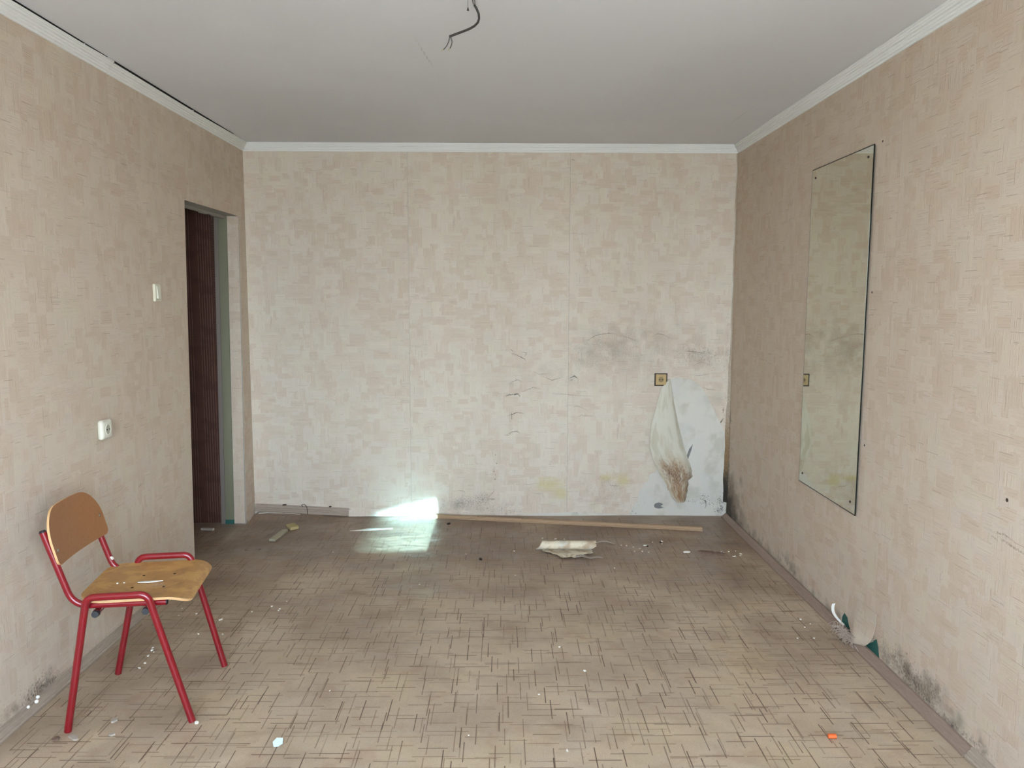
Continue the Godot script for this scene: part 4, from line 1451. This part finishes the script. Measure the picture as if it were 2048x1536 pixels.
func make_fittings() -> void:
	# round-cornered outlet on the left wall
	var o := base("wall_socket", Vector3(0.0, 0.934, 1.940))
	tag(o, "white surface mounted wall socket with rounded corners above the chair", "socket")
	var st := surf()
	add_soft_box(st, Vector3(0.028, 0.084, 0.082), 0.0135, Transform3D(Basis.IDENTITY, Vector3(0.0143, 0, 0)), 4)
	put("socket_body", done(st), M.white_plastic, o)
	var a := surf()
	var b := surf()
	var c := surf()
	socket_face(a, b, c, Vector3(0.0287, 0, 0), Vector3(1, 0, 0), Vector3(0, 0, 1), 0.0215)
	put("socket_ring", done(a), M.white_plastic, o)
	put("socket_well", done(b), M.well, o)
	put("pin_holes", done(c), M.black, o)
	# light switch
	o = base("light_switch", Vector3(0.0, 1.516, 1.367))
	tag(o, "cream square light switch on the left wall near the doorway", "switch")
	st = surf()
	add_soft_box(st, Vector3(0.014, 0.087, 0.068), 0.005, Transform3D(Basis.IDENTITY, Vector3(0.0075, 0, 0)))
	put("switch_plate", done(st), M.switch_plastic, o)
	st = surf()
	add_soft_box(st, Vector3(0.012, 0.062, 0.034), 0.003, Transform3D(Basis(Vector3(0, 0, 1), 0.10), Vector3(0.0135, 0.002, 0.0)))
	put("rocker", done(st), M.white_plastic, o)
	st = surf()
	add_box(st, Vector3(0.0135, -0.0335, -0.024), Vector3(0.0150, -0.0315, 0.024))
	put("groove", done(st), M.well, o)
	# old outlet on the far wall
	o = base("old_wall_socket", Vector3(2.778, 0.950, 0.0016))
	tag(o, "yellowed square wall socket in a dark brown frame above the torn wallpaper", "socket")
	st = surf()
	for q in [[-0.043, -0.043, 0.043, -0.0365], [-0.043, 0.0365, 0.043, 0.043], [-0.043, -0.0365, -0.0365, 0.0365], [0.0365, -0.0365, 0.043, 0.0365]]:
		add_box(st, Vector3(q[0], q[1], 0.0), Vector3(q[2], q[3], 0.009))
	put("socket_frame", done(st), M.dark_brown, o)
	st = surf()
	add_soft_box(st, Vector3(0.072, 0.072, 0.010), 0.003, Transform3D(Basis.IDENTITY, Vector3(0, 0, 0.0055)))
	put("socket_plate", done(st), M.aged_plastic, o)
	a = surf()
	b = surf()
	c = surf()
	socket_face(a, b, c, Vector3(0, 0, 0.0110), Vector3(0, 0, 1), Vector3(1, 0, 0), 0.019)
	put("socket_ring", done(a), M.aged_plastic, o)
	put("socket_well", done(b), M.aged_well, o)
	put("pin_holes", done(c), M.black, o)
	# plugs left in the right wall where something once hung
	var plugs := [[2.133, 1.985, "dark screw hole in the right wall, just above the mirror's top corner"], [1.522, 1.962, "dark screw hole beside the mirror's near edge, halfway up"], [0.873, 1.967, "dark screw hole beside the lower part of the mirror's near edge"], [0.882, 2.905, "large dark wall plug hole alone on the wall well in front of the mirror"]]
	for p in plugs:
		st = surf()
		var r: float = 0.0065 if p[1] > 2.5 else 0.0052
		ngon(st, Vector3(RW + 0.0004, p[0], p[1]), Vector3(-1, 0, 0), r, 0.0012, 14, r * 0.8)
		tag(put("wall_plug", done(st), M.dark_brown), p[2], "wall plug")


func make_mirror() -> void:
	var o := base("wall_mirror", Vector3(RW - 0.0012, 0.555, 1.282))
	tag(o, "tall narrow frameless mirror screwed to the right wall", "mirror")
	# u along the wall, v up, w out into the room; the near edge stands a little off the wall
	var u := Vector3(-0.0095, 0, 1.0).normalized()
	var xf := Transform3D(Basis(u, Vector3.UP, u.cross(Vector3.UP)), Vector3.ZERO)
	var W := 0.655
	var Hm := 1.577
	var st := surf()
	add_slab(st, PackedVector2Array([Vector2(0, 0), Vector2(W, 0), Vector2(W, Hm), Vector2(0, Hm)]), 0.0, 0.005, xf)
	put("glass_sheet", done(st), M.glass_edge, o)
	st = surf()
	var e := 0.005
	add_slab(st, PackedVector2Array([Vector2(e, e), Vector2(W - 0.001, e), Vector2(W - 0.001, Hm - e), Vector2(e, Hm - e)]), 0.0045, 0.0053, xf)
	put("silvering", done(st), M.mirror, o)
	st = surf()
	quad(st, xf * Vector3(0, 0, 0.0042), xf * Vector3(e, 0, 0.0054), xf * Vector3(e, Hm, 0.0054), xf * Vector3(0, Hm, 0.0042), (xf.basis * Vector3(-0.3, 0, 1)).normalized())
	put("glinting_bevel", done(st), M.bevel_glint, o)  # bevel painted white to stand in for the glint along it
	for p in [[0.045, Hm - 0.045], [W - 0.045, Hm - 0.045], [W - 0.05, 0.05], [0.045, 0.05]]:
		st = surf()
		ngon(st, xf * Vector3(p[0], p[1], 0.005), xf.basis.z, 0.0062, 0.003, 14, 0.004)
		put("screw", done(st), M.dark_brown, o)


func make_cable() -> void:
	var Z := 2.45
	var o := base("hanging_cable", Vector3(1.604, RH, Z))
	tag(o, "curled dark cable with bare wire ends hanging from the ceiling", "cable")
	var off := Vector3(-1.604, -RH, -Z)
	var st := surf()
	var path := [Vector3(1.610, 2.4835, Z), Vector3(1.617, 2.474, Z - 0.004), Vector3(1.6245, 2.458, Z - 0.008), Vector3(1.626, 2.443, Z - 0.010), Vector3(1.622, 2.430, Z - 0.010), Vector3(1.611, 2.418, Z - 0.008), Vector3(1.594, 2.407, Z - 0.004), Vector3(1.572, 2.397, Z), Vector3(1.548, 2.387, Z + 0.004), Vector3(1.525, 2.3775, Z + 0.006)]
	var curve := Curve3D.new()
	for i in path.size():
		var t: Vector3 = (path[min(i + 1, path.size() - 1)] - path[max(i - 1, 0)]) / 6.0
		curve.add_point(path[i] + off, -t, t)
	var pts := []
	for k in 41:
		pts.append(curve.sample_baked(curve.get_baked_length() * k / 40.0))
	add_tube(st, pts, 0.0040, 12)
	put("sheath", done(st), M.cable, o)
	for w in [[Vector3(1.6045, 2.4995, Z), Vector3(1.6055, 2.491, Z), Vector3(1.6105, 2.482, Z)], [Vector3(1.6115, 2.4995, Z), Vector3(1.6120, 2.490, Z), Vector3(1.6125, 2.481, Z)]]:
		st = surf()
		add_tube(st, [w[0] + off, w[1] + off, w[2] + off], 0.0018, 8)
		put("wire", done(st), M.wire_grey, o)
	for w in [[Vector3(1.5265, 2.378, Z + 0.006), Vector3(1.5235, 2.362, Z + 0.008), Vector3(1.516, 2.346, Z + 0.008), Vector3(1.505, 2.335, Z + 0.006)], [Vector3(1.529, 2.379, Z + 0.006), Vector3(1.5345, 2.362, Z + 0.004), Vector3(1.532, 2.350, Z + 0.004), Vector3(1.527, 2.339, Z + 0.006)]]:
		st = surf()
		var q := []
		for p in w:
			q.append(p + off)
		add_tube(st, fillet(q, 0.02, 4), 0.0019, 8)
		var wire := put("wire", done(st), M.wire_grey, o)
		st = surf()
		var d: Vector3 = (q[-1] - q[-2]).normalized()
		add_tube(st, [q[-1], q[-1] + (d + Vector3(-0.5, -0.1, 0)).normalized() * 0.009], 0.0013, 8)
		put("bare_tip", done(st), M.wire_tip, wire)
	var h := base("ceiling_hook", Vector3(1.5885, RH, Z))
	tag(h, "tiny dark hook end on a thin rod at the ceiling beside the cable", "hook")
	st = surf()
	add_tube(st, [Vector3(0, -0.0003, 0), Vector3(0, -0.026, 0)], 0.0007, 8)
	put("rod", done(st), M.wire_grey, h)
	st = surf()
	ngon(st, Vector3(0, -0.035, 0), Vector3.UP, 0.0042, 0.011, 12, 0.0012)
	put("cone", done(st), M.cable, h)


func make_flap() -> void:
	# the torn length hangs folded over itself, its pale back showing
	var o := base("wallpaper_flap", Vector3(2.84, 0.955, 0.0))
	tag(o, "torn wallpaper flap hanging from the far wall, its pale stained back showing", "wallpaper")
	var rows := [[0.955, 2.828, 2.842], [0.91, 2.790, 2.853], [0.80, 2.757, 2.871], [0.637, 2.716, 2.908], [0.50, 2.708, 2.947], [0.40, 2.735, 2.985], [0.33, 2.768, 3.010], [0.275, 2.798, 3.017], [0.252, 2.810, 2.985], [0.18, 2.852, 2.984], [0.13, 2.872, 2.972], [0.108, 2.898, 2.955]]
	var at := func(y: float) -> Array:
		for i in rows.size() - 1:
			if y <= rows[i][0] and y >= rows[i + 1][0]:
				var t: float = (rows[i][0] - y) / (rows[i][0] - rows[i + 1][0])
				return [lerpf(rows[i][1], rows[i + 1][1], t), lerpf(rows[i][2], rows[i + 1][2], t)]
		return [rows[-1][1], rows[-1][2]]
	var fn := func(u: float, v: float) -> Vector3:
		var y := lerpf(0.955, 0.108, u)
		var e: Array = at.call(y)
		var rag := 0.006 * sin(y * 90.0) * sin(y * 37.0) * smoothstep(0.45, 0.2, y)
		var out := 0.006 + 0.030 * smoothstep(0.0, 0.35, u)
		# free edge off the wall on the left, bellied in the middle, rolled back to the wall on the right
		var z := 0.004 + out * (0.40 + 0.75 * sin(PI * clampf(v * 0.92 + 0.08, 0.0, 1.0))) - out * 0.55 * smoothstep(0.85, 1.0, v)
		z += 0.002 * sin(v * 7.0 + y * 11.0) * smoothstep(0.9, 0.6, y)
		var x := lerpf(e[0], e[1], v) + rag
		if u > 0.97:
			y += 0.008 * sin(v * 40.0)
		return Vector3(x - 2.84, y - 0.955, z)
	var st := surf()
	var rim := surf()
	add_sheet(st, fn, 60, 22, 0.0012, rim)
	put("paper_back", done(st), M.paper_reverse, o)
	put("torn_edge", done(rim), M.torn_edge, o)


func make_roll() -> void:
	var o := base("wallpaper_roll", Vector3(2.08, 0.0, 0.72))
	tag(o, "torn piece of stained wallpaper curled into a roll lying on the floor", "wallpaper")
	var n := FastNoiseLite.new()
	n.seed = 91
	n.frequency = 9.0
	var fn := func(u: float, v: float) -> Vector3:
		var y := 0.0
		var z := 0.0
		var xl := 0.0
		var xr := 0.0
		if v < 0.4:
			var t := v / 0.4      # tail: from its ragged lip to where the roll sits on it
			xl = lerpf(2.045, 1.945, smoothstep(0.0, 0.9, t))
			xr = lerpf(2.155, 2.235, smoothstep(0.0, 0.5, t))
			var x0 := lerpf(xl, xr, u)
			var reach := 0.885 + 0.030 * n.get_noise_2d(x0 * 1.3, 0.0) + 0.022 * sin(x0 * 31.0)
			z = lerpf(reach, 0.742, t)
			y = 0.0025 + 0.012 * pow(1.0 - t, 2.0) * (0.5 + 0.5 * sin(x0 * 37.0)) + 0.006 * sin(t * PI)
		else:
			var t := (v - 0.4) / 0.6
			var a := deg_to_rad(-90.0 - 375.0 * t)
			var r := lerpf(0.0285, 0.020, smoothstep(0.55, 1.0, t))
			z = 0.742 + cos(a) * r
			y = 0.031 + sin(a) * r
			xl = lerpf(1.945, 1.905, smoothstep(0.45, 0.9, t))
			xr = lerpf(2.235, 2.262, smoothstep(0.1, 0.5, t)) - 0.06 * smoothstep(0.66, 1.0, t)
		var x := lerpf(xl, xr, u)
		var edge := pow(absf(u * 2.0 - 1.0), 6.0)
		x += 0.014 * edge * n.get_noise_2d(v * 7.0, u * 3.0) * (1.0 if u > 0.5 else 0.6)
		return Vector3(x - 2.08, y, z - 0.72)
	var st := surf()
	add_sheet(st, fn, 40, 90, 0.0011)
	put("curled_sheet", done(st), M.scroll, o)
	# torn tongue trailing off to the right of the lip
	st = surf()
	var fn2 := func(u: float, v: float) -> Vector3:
		var x := lerpf(2.11, 2.285, u)
		var half := lerpf(0.020, 0.006, u) * (1.0 + 0.3 * sin(u * 23.0))
		return Vector3(x - 2.08, 0.004 + 0.010 * sin(u * PI * 1.7) * sin(u * PI * 1.7), lerpf(0.858, 0.900, u) + (v * 2.0 - 1.0) * half - 0.72)
	add_sheet(st, fn2, 16, 4, 0.0012)
	put("torn_tongue", done(st), M.chip_dirty, o)
	# another scrap of the same paper behind the roll
	st = surf()
	var fn3 := func(u: float, v: float) -> Vector3:
		var half := 0.012 * sin(PI * (0.1 + 0.8 * u))
		return Vector3(lerpf(-0.055, 0.055, u), 0.003 + 0.012 * sin(u * PI), (v * 2.0 - 1.0) * half + 0.02 * u * u)
	add_sheet(st, fn3, 10, 4, 0.0012)
	var sc := put("paper_scrap", done(st), M.chip_dirty)
	sc.position = Vector3(2.335, 0.0, 0.60)
	tag(sc, "narrow curled paper scrap on the floor just behind the roll's right end", "paper scrap")


func flake(st: SurfaceTool, r: float, th: float, seed_: int, stretch := 1.0) -> void:
	var g := RandomNumberGenerator.new()
	g.seed = seed_
	var poly := PackedVector2Array()
	var k := 7
	for i in k:
		var a := TAU * (i + g.randf_range(-0.3, 0.3)) / k
		var q := r * g.randf_range(0.6, 1.0)
		poly.append(Vector2(cos(a) * q * stretch, sin(a) * q))
	add_slab(st, poly, 0.0, th, Transform3D(Basis(Vector3(1, 0, 0), Vector3(0, 0, -1), Vector3(0, 1, 0)), Vector3.ZERO))


func make_debris() -> void:
	# the skirting length that came off the far wall
	var a := Vector3(1.238, 0.001, 0.052)
	var b := Vector3(3.0, 0.001, 0.348)
	var dir := (b - a).normalized()
	var st := surf()
	add_moulding(st, [Vector2(-0.014, 0), Vector2(0.014, 0), Vector2(0.0145, 0.007), Vector2(0.010, 0.011), Vector2(0.009, 0.017), Vector2(0.003, 0.0235), Vector2(-0.012, 0.024), Vector2(-0.014, 0.022)], Vector3.ZERO, dir * (b - a).length(), Vector3(-dir.z, 0, dir.x))
	var stick := base("loose_skirting", a)
	tag(stick, "long loose wooden skirting strip lying across the floor by the far wall", "skirting board")
	put("strip", done(st), M.batten, stick)
	for f in [0.17, 0.34]:
		st = surf()
		ngon(st, dir * (b - a).length() * f + Vector3(0, 0.0236, 0), Vector3.UP, 0.005, 0.0012, 10, 0.003)
		put("nail_head", done(st), M.dark_crumb, stick)
	# blocks and splinters by the doorway and the sunlit patch
	st = surf()
	var xf := Transform3D(Basis(Vector3.UP, deg_to_rad(84.0)), Vector3(0, 0.008, 0))
	add_soft_box(st, Vector3(0.205, 0.015, 0.042), 0.003, xf, 2)
	var o := put("wood_offcut", done(st), M.slate)
	o.position = Vector3(0.296, 0.0005, 0.463)
	tag(o, "flat grey offcut of wood on the floor near the doorway", "wood offcut")
	st = surf()
	add_soft_box(st, Vector3(0.060, 0.022, 0.072), 0.006, Transform3D(Basis(Vector3.UP, deg_to_rad(40.0)) * Basis(Vector3.RIGHT, 0.1), Vector3(0, 0.0145, 0)), 2)
	o = put("plaster_lump", done(st), M.ochre)
	o.position = Vector3(0.337, 0.0, 0.300)
	tag(o, "yellowish lump of plaster on the floor behind the grey wood offcut", "plaster lump")
	st = surf()
	add_slab(st, PackedVector2Array([Vector2(0, 0.0), Vector2(0.06, -0.008), Vector2(0.15, -0.012), Vector2(0.275, -0.006), Vector2(0.278, 0.012), Vector2(0.21, 0.012), Vector2(0.17, 0.024), Vector2(0.12, 0.03), Vector2(0.075, 0.016)]), 0.0, 0.0015, Transform3D(Basis(Vector3(0.98, 0, -0.2), Vector3(-0.2, 0, -0.98), Vector3(0, 1, 0)), Vector3.ZERO))
	o = put("wallpaper_sliver", done(st), M.chip)
	o.position = Vector3(0.719, 0.0008, 0.352)
	tag(o, "long white pointed paper sliver on the floor beside the bright sun patch", "paper scrap")
	st = surf()
	add_tube(st, fillet([Vector3(0.0, 0.036, 0.062), Vector3(0.06, 0.040, 0.06), Vector3(0.16, 0.036, 0.058), Vector3(0.28, 0.029, 0.06)], 0.1, 4), 0.0032, 8, true, 0.4)
	o = put("paper_strip", done(st), M.chip)
	o.position = Vector3(0.045, 0.0, 0.0)
	tag(o, "thin white strip lying on the buckled linoleum in the far left corner", "paper scrap")
	st = surf()
	add_tube(st, fillet([Vector3(0, 0.078, 0.018), Vector3(-0.012, 0.090, 0.02), Vector3(0.012, 0.098, 0.022), Vector3(0.03, 0.075, 0.03), Vector3(0.035, 0.03, 0.04)], 0.02, 4), 0.0018, 8)
	o = put("wire_hook", done(st), M.dark_crumb)
	o.position = Vector3(0.335, -0.008, 0.0)
	tag(o, "thin dark bent wire standing up against the far left skirting", "wire")
	# orange dowel, glass shard
	st = surf()
	add_tube(st, [Vector3(-0.013, 0.0085, 0), Vector3(0, 0.0085, 0.001), Vector3(0.013, 0.0085, 0.002)], 0.0075, 14)
	for k in 4:
		add_tube(st, [Vector3(-0.009 + k * 0.006, 0.0085, 0), Vector3(-0.0075 + k * 0.006, 0.0085, 0)], 0.0083, 14)
	o = put("plastic_plug", done(st), M.orange)
	o.position = Vector3(2.836, 0.0, 2.722)
	tag(o, "small bright orange plastic plug lying on the patterned floor", "plug")
	st = surf()
	add_slab(st, PackedVector2Array([Vector2(-0.017, 0.0), Vector2(-0.010, -0.016), Vector2(0.004, -0.014), Vector2(0.017, -0.002), Vector2(0.014, 0.016), Vector2(-0.008, 0.017)]), 0.0, 0.006, Transform3D(Basis(Vector3(1, 0, 0), Vector3(0, 0.35, -0.94), Vector3(0, 0.94, 0.35)), Vector3(0, 0.007, 0)))
	o = put("porcelain_shard", done(st), M.pale_blue)
	o.position = Vector3(0.957, 0.0, 2.751)
	tag(o, "pale bluish glossy shard on the floor right of the chair's front leg", "shard")
	# shavings by the near legs of the chair
	for c in [[0.252, 2.708, 0.012, 2.6, "pale crumbled plaster streak in front of the chair's near rear leg", M.chip_dirty], [0.372, 2.690, 0.011, 1.0, "small pale crumb between the chair's two near legs, towards the camera", M.chip_dirty], [0.335, 2.60, 0.012, 1.6, "pale flake between the chair's near legs", M.chip_dirty], [0.632, 2.617, 0.008, 1.2, "small white chip touching the foot of the chair's front near leg", M.chip], [0.195, 2.715, 0.012, 1.5, "brown crumb just in front of the chair's near rear foot", M.dust]]:
		st = surf()
		flake(st, c[2], 0.006, int(c[2] * 10000), c[3])
		o = put("floor_crumb", done(st), c[5])
		o.position = Vector3(c[0], 0.0005, c[1])
		o.rotation.y = c[3]
		tag(o, c[4], "crumb")
	# dark crumbs
	for c in [[1.345, 0.20, 0.014, "dark crumb on the floor just below the left end of the loose skirting"], [1.580, 0.90, 0.013, "dark curled leaf scrap alone on the floor left of the roll"], [2.585, 0.665, 0.007, "small dark crumb on the floor between the roll and the large white chip"], [2.68, 0.59, 0.008, "flat dark crumb on the floor under the loose skirting's right part"], [0.205, 0.028, 0.012, "black crumb on top of the far left skirting, left one"], [0.520, 0.026, 0.010, "black crumb on top of the far left skirting, right one"]]:
		st = surf()
		flake(st, c[2], c[2] * 0.5, int(c[0] * 1000), 1.4)
		o = put("dark_crumb", done(st), M.dark_crumb)
		o.position = Vector3(c[0], 0.0005 if c[1] > 0.1 else lerpf(0.084, 0.060, c[0] / 0.66), c[1] if c[1] > 0.1 else 0.006)
		o.rotation = Vector3(0.0, c[0] * 3.0, 0.0)
		tag(o, c[3], "crumb")
	# dried smear near the right skirting
	for c in [[2.91, 0.775, 0.028, "brownish dried scrap in the litter near the right skirting, longer one"], [2.985, 0.80, 0.020, "brownish dried scrap in the litter nearest the right skirting"]]:
		st = surf()
		flake(st, c[2], 0.006, int(c[0] * 100), 2.0)
		o = put("dried_scrap", done(st), M.dust)
		o.position = Vector3(c[0], 0.0005, c[1])
		o.rotation.y = -0.3
		tag(o, c[3], "dried scrap")
	# white chips: copies of four flakes
	var proto := []
	for k in 4:
		var s := surf()
		flake(s, 0.0075, 0.0045, 300 + k, [1.0, 1.5, 1.2, 2.0][k])
		proto.append(done(s))
	# centre x, z, spread x, z, how many, label, group
	var beds := [
		[1.99, 0.51, 0.05, 0.02, 3, "tiny white plaster chip on the floor behind the rolled wallpaper", "chips behind the roll"],
		[2.46, 0.66, 0.12, 0.05, 7, "tiny white plaster chip on the floor just right of the rolled wallpaper", "chips right of the roll"],
		[2.60, 0.72, 0.07, 0.05, 5, "tiny white plaster chip in the middle of the trail of litter", "chips along the trail"],
		[3.05, 0.80, 0.05, 0.03, 9, "tiny white plaster chip near the right skirting at the end of the litter trail", "chips near the right skirting"],
		[0.36, 1.72, 0.10, 0.10, 8, "tiny white chip on the floor behind the chair's far legs", "chips behind the chair"],
		[0.27, 2.10, 0.05, 0.07, 7, "tiny white chip on the floor under the chair by its far rear leg", "chips under the chair"],
		[0.62, 1.55, 0.05, 0.04, 4, "tiny white chip on the floor in front of the chair's seat edge", "chips before the chair"],
		[1.45, 0.95, 0.45, 0.28, 7, "tiny white speck of plaster scattered on the open far floor", "specks on the far floor"],
		[1.75, 2.35, 0.35, 0.22, 6, "tiny white speck of plaster scattered on the open near floor", "specks on the near floor"],
		[3.04, 1.72, 0.06, 0.14, 5, "tiny white chip on the floor beside the ripped foot of the right wall", "chips by the right wall"],
	]
	for c in beds:
		for k in c[4]:
			o = put("plaster_chip", proto[rng.randi() % 4], M.chip)
			o.position = Vector3(c[0] + clampf(rng.randfn(0, c[2]), -2.0 * c[2], 2.0 * c[2]), 0.0004, c[1] + clampf(rng.randfn(0, c[3]), -2.0 * c[3], 2.0 * c[3]))
			o.rotation.y = rng.randf() * TAU
			var sc := rng.randf_range(0.35, 0.85)
			o.scale = Vector3(sc, sc, sc)
			tag(o, c[5], "plaster chip", c[6])
	o = put("plaster_chip", proto[3], M.chip)
	o.position = Vector3(2.796, 0.0004, 0.778)
	o.scale = Vector3(1.5, 1.5, 1.5)
	tag(o, "largest white plaster chip in the litter trail between roll and right skirting", "plaster chip")
	st = surf()
	add_soft_box(st, Vector3(0.085, 0.016, 0.022), 0.003, Transform3D(Basis(Vector3.UP, -0.15), Vector3(0, 0.009, 0)), 2)
	o = put("plaster_bar", done(st), M.chip_dirty)
	o.position = Vector3(-0.20, 0.0, 0.335)
	tag(o, "small pale block on the dark hall floor inside the doorway", "plaster block")
	# paper and flakes lying on the seat
	var seat_at := func(f: float, s: float, y: float) -> Vector3: return Vector3(0.3935, y, 2.429) + Vector3(cos(deg_to_rad(9.0)), 0, -sin(deg_to_rad(9.0))) * f + Vector3(sin(deg_to_rad(9.0)), 0, cos(deg_to_rad(9.0))) * s
	st = surf()
	add_slab(st, PackedVector2Array([Vector2(-0.042, -0.004), Vector2(-0.025, -0.008), Vector2(0.0, -0.009), Vector2(0.045, 0.006), Vector2(0.015, 0.006), Vector2(-0.02, 0.003)]), 0.0, 0.003, Transform3D(Basis(Vector3(0.99, 0, -0.1), Vector3(-0.1, 0, -0.99), Vector3(0, 1, 0)), Vector3.ZERO))
	o = put("paper_shred", done(st), M.chip)
	o.position = seat_at.call(0.012, 0.008, 0.4478)
	tag(o, "white paper shred lying on the middle of the chair's seat", "paper scrap")
	for c in [[-0.098, 0.012, "left one of two white flakes lying on the chair's seat"], [-0.076, 0.008, "right one of two white flakes lying on the chair's seat"]]:
		o = put("seat_flake", proto[0], M.chip)
		o.position = seat_at.call(c[0], c[1], 0.4492)
		o.scale = Vector3(0.65, 0.65, 0.65)
		tag(o, c[2], "flake")
	o = put("tube_flake", proto[1], M.chip)
	o.position = seat_at.call(-0.171, -0.157, 0.492)
	o.scale = Vector3(0.9, 1.2, 0.9)
	o.rotation = Vector3(0.4, 0.2, -1.0)
	tag(o, "white flake stuck to the chair's far back tube", "flake")
	# dusty fibres and peeling at the ripped foot of the right wall
	st = surf()
	for k in 260:
		var p := Vector3(3.205 + rng.randfn(0, 0.007), 0.036 + rng.randf() * 0.018, 1.985 + rng.randfn(0, 0.035))
		var q := p + Vector3(rng.randfn(0, 0.012) - 0.006, rng.randfn(0, 0.012) - 0.006, rng.randfn(0, 0.016))
		q.y = maxf(q.y, 0.006)
		add_tube(st, [p, p.lerp(q, 0.5) + Vector3(0, 0.005, 0), q], 0.0011, 4, false)
	o = put("fibre_tuft", done(st), M.fluff)
	tag(o, "tuft of dusty pale fibres on the right skirting by the ripped wallpaper", "fibre tuft")
	o.set_meta("kind", "stuff")
	var beads := [[0.026, 0.046, 2.528, 0.0065], [0.022, 0.030, 2.530, 0.0070], [0.020, 0.034, 2.575, 0.0055]]
	for i in 3:
		st = surf()
		add_soft_box(st, Vector3.ONE * 2.0 * beads[i][3], beads[i][3] * 0.98, Transform3D.IDENTITY, 3)
		o = put("white_bead", done(st), M.chip)
		o.position = Vector3(beads[i][0], beads[i][1] + 0.006, beads[i][2])
		tag(o, ["white blob in the black mould on the left skirting, upper of the pair", "white blob in the black mould on the left skirting, lower of the pair", "white blob on the left skirting nearest the camera"][i], "paint blob")
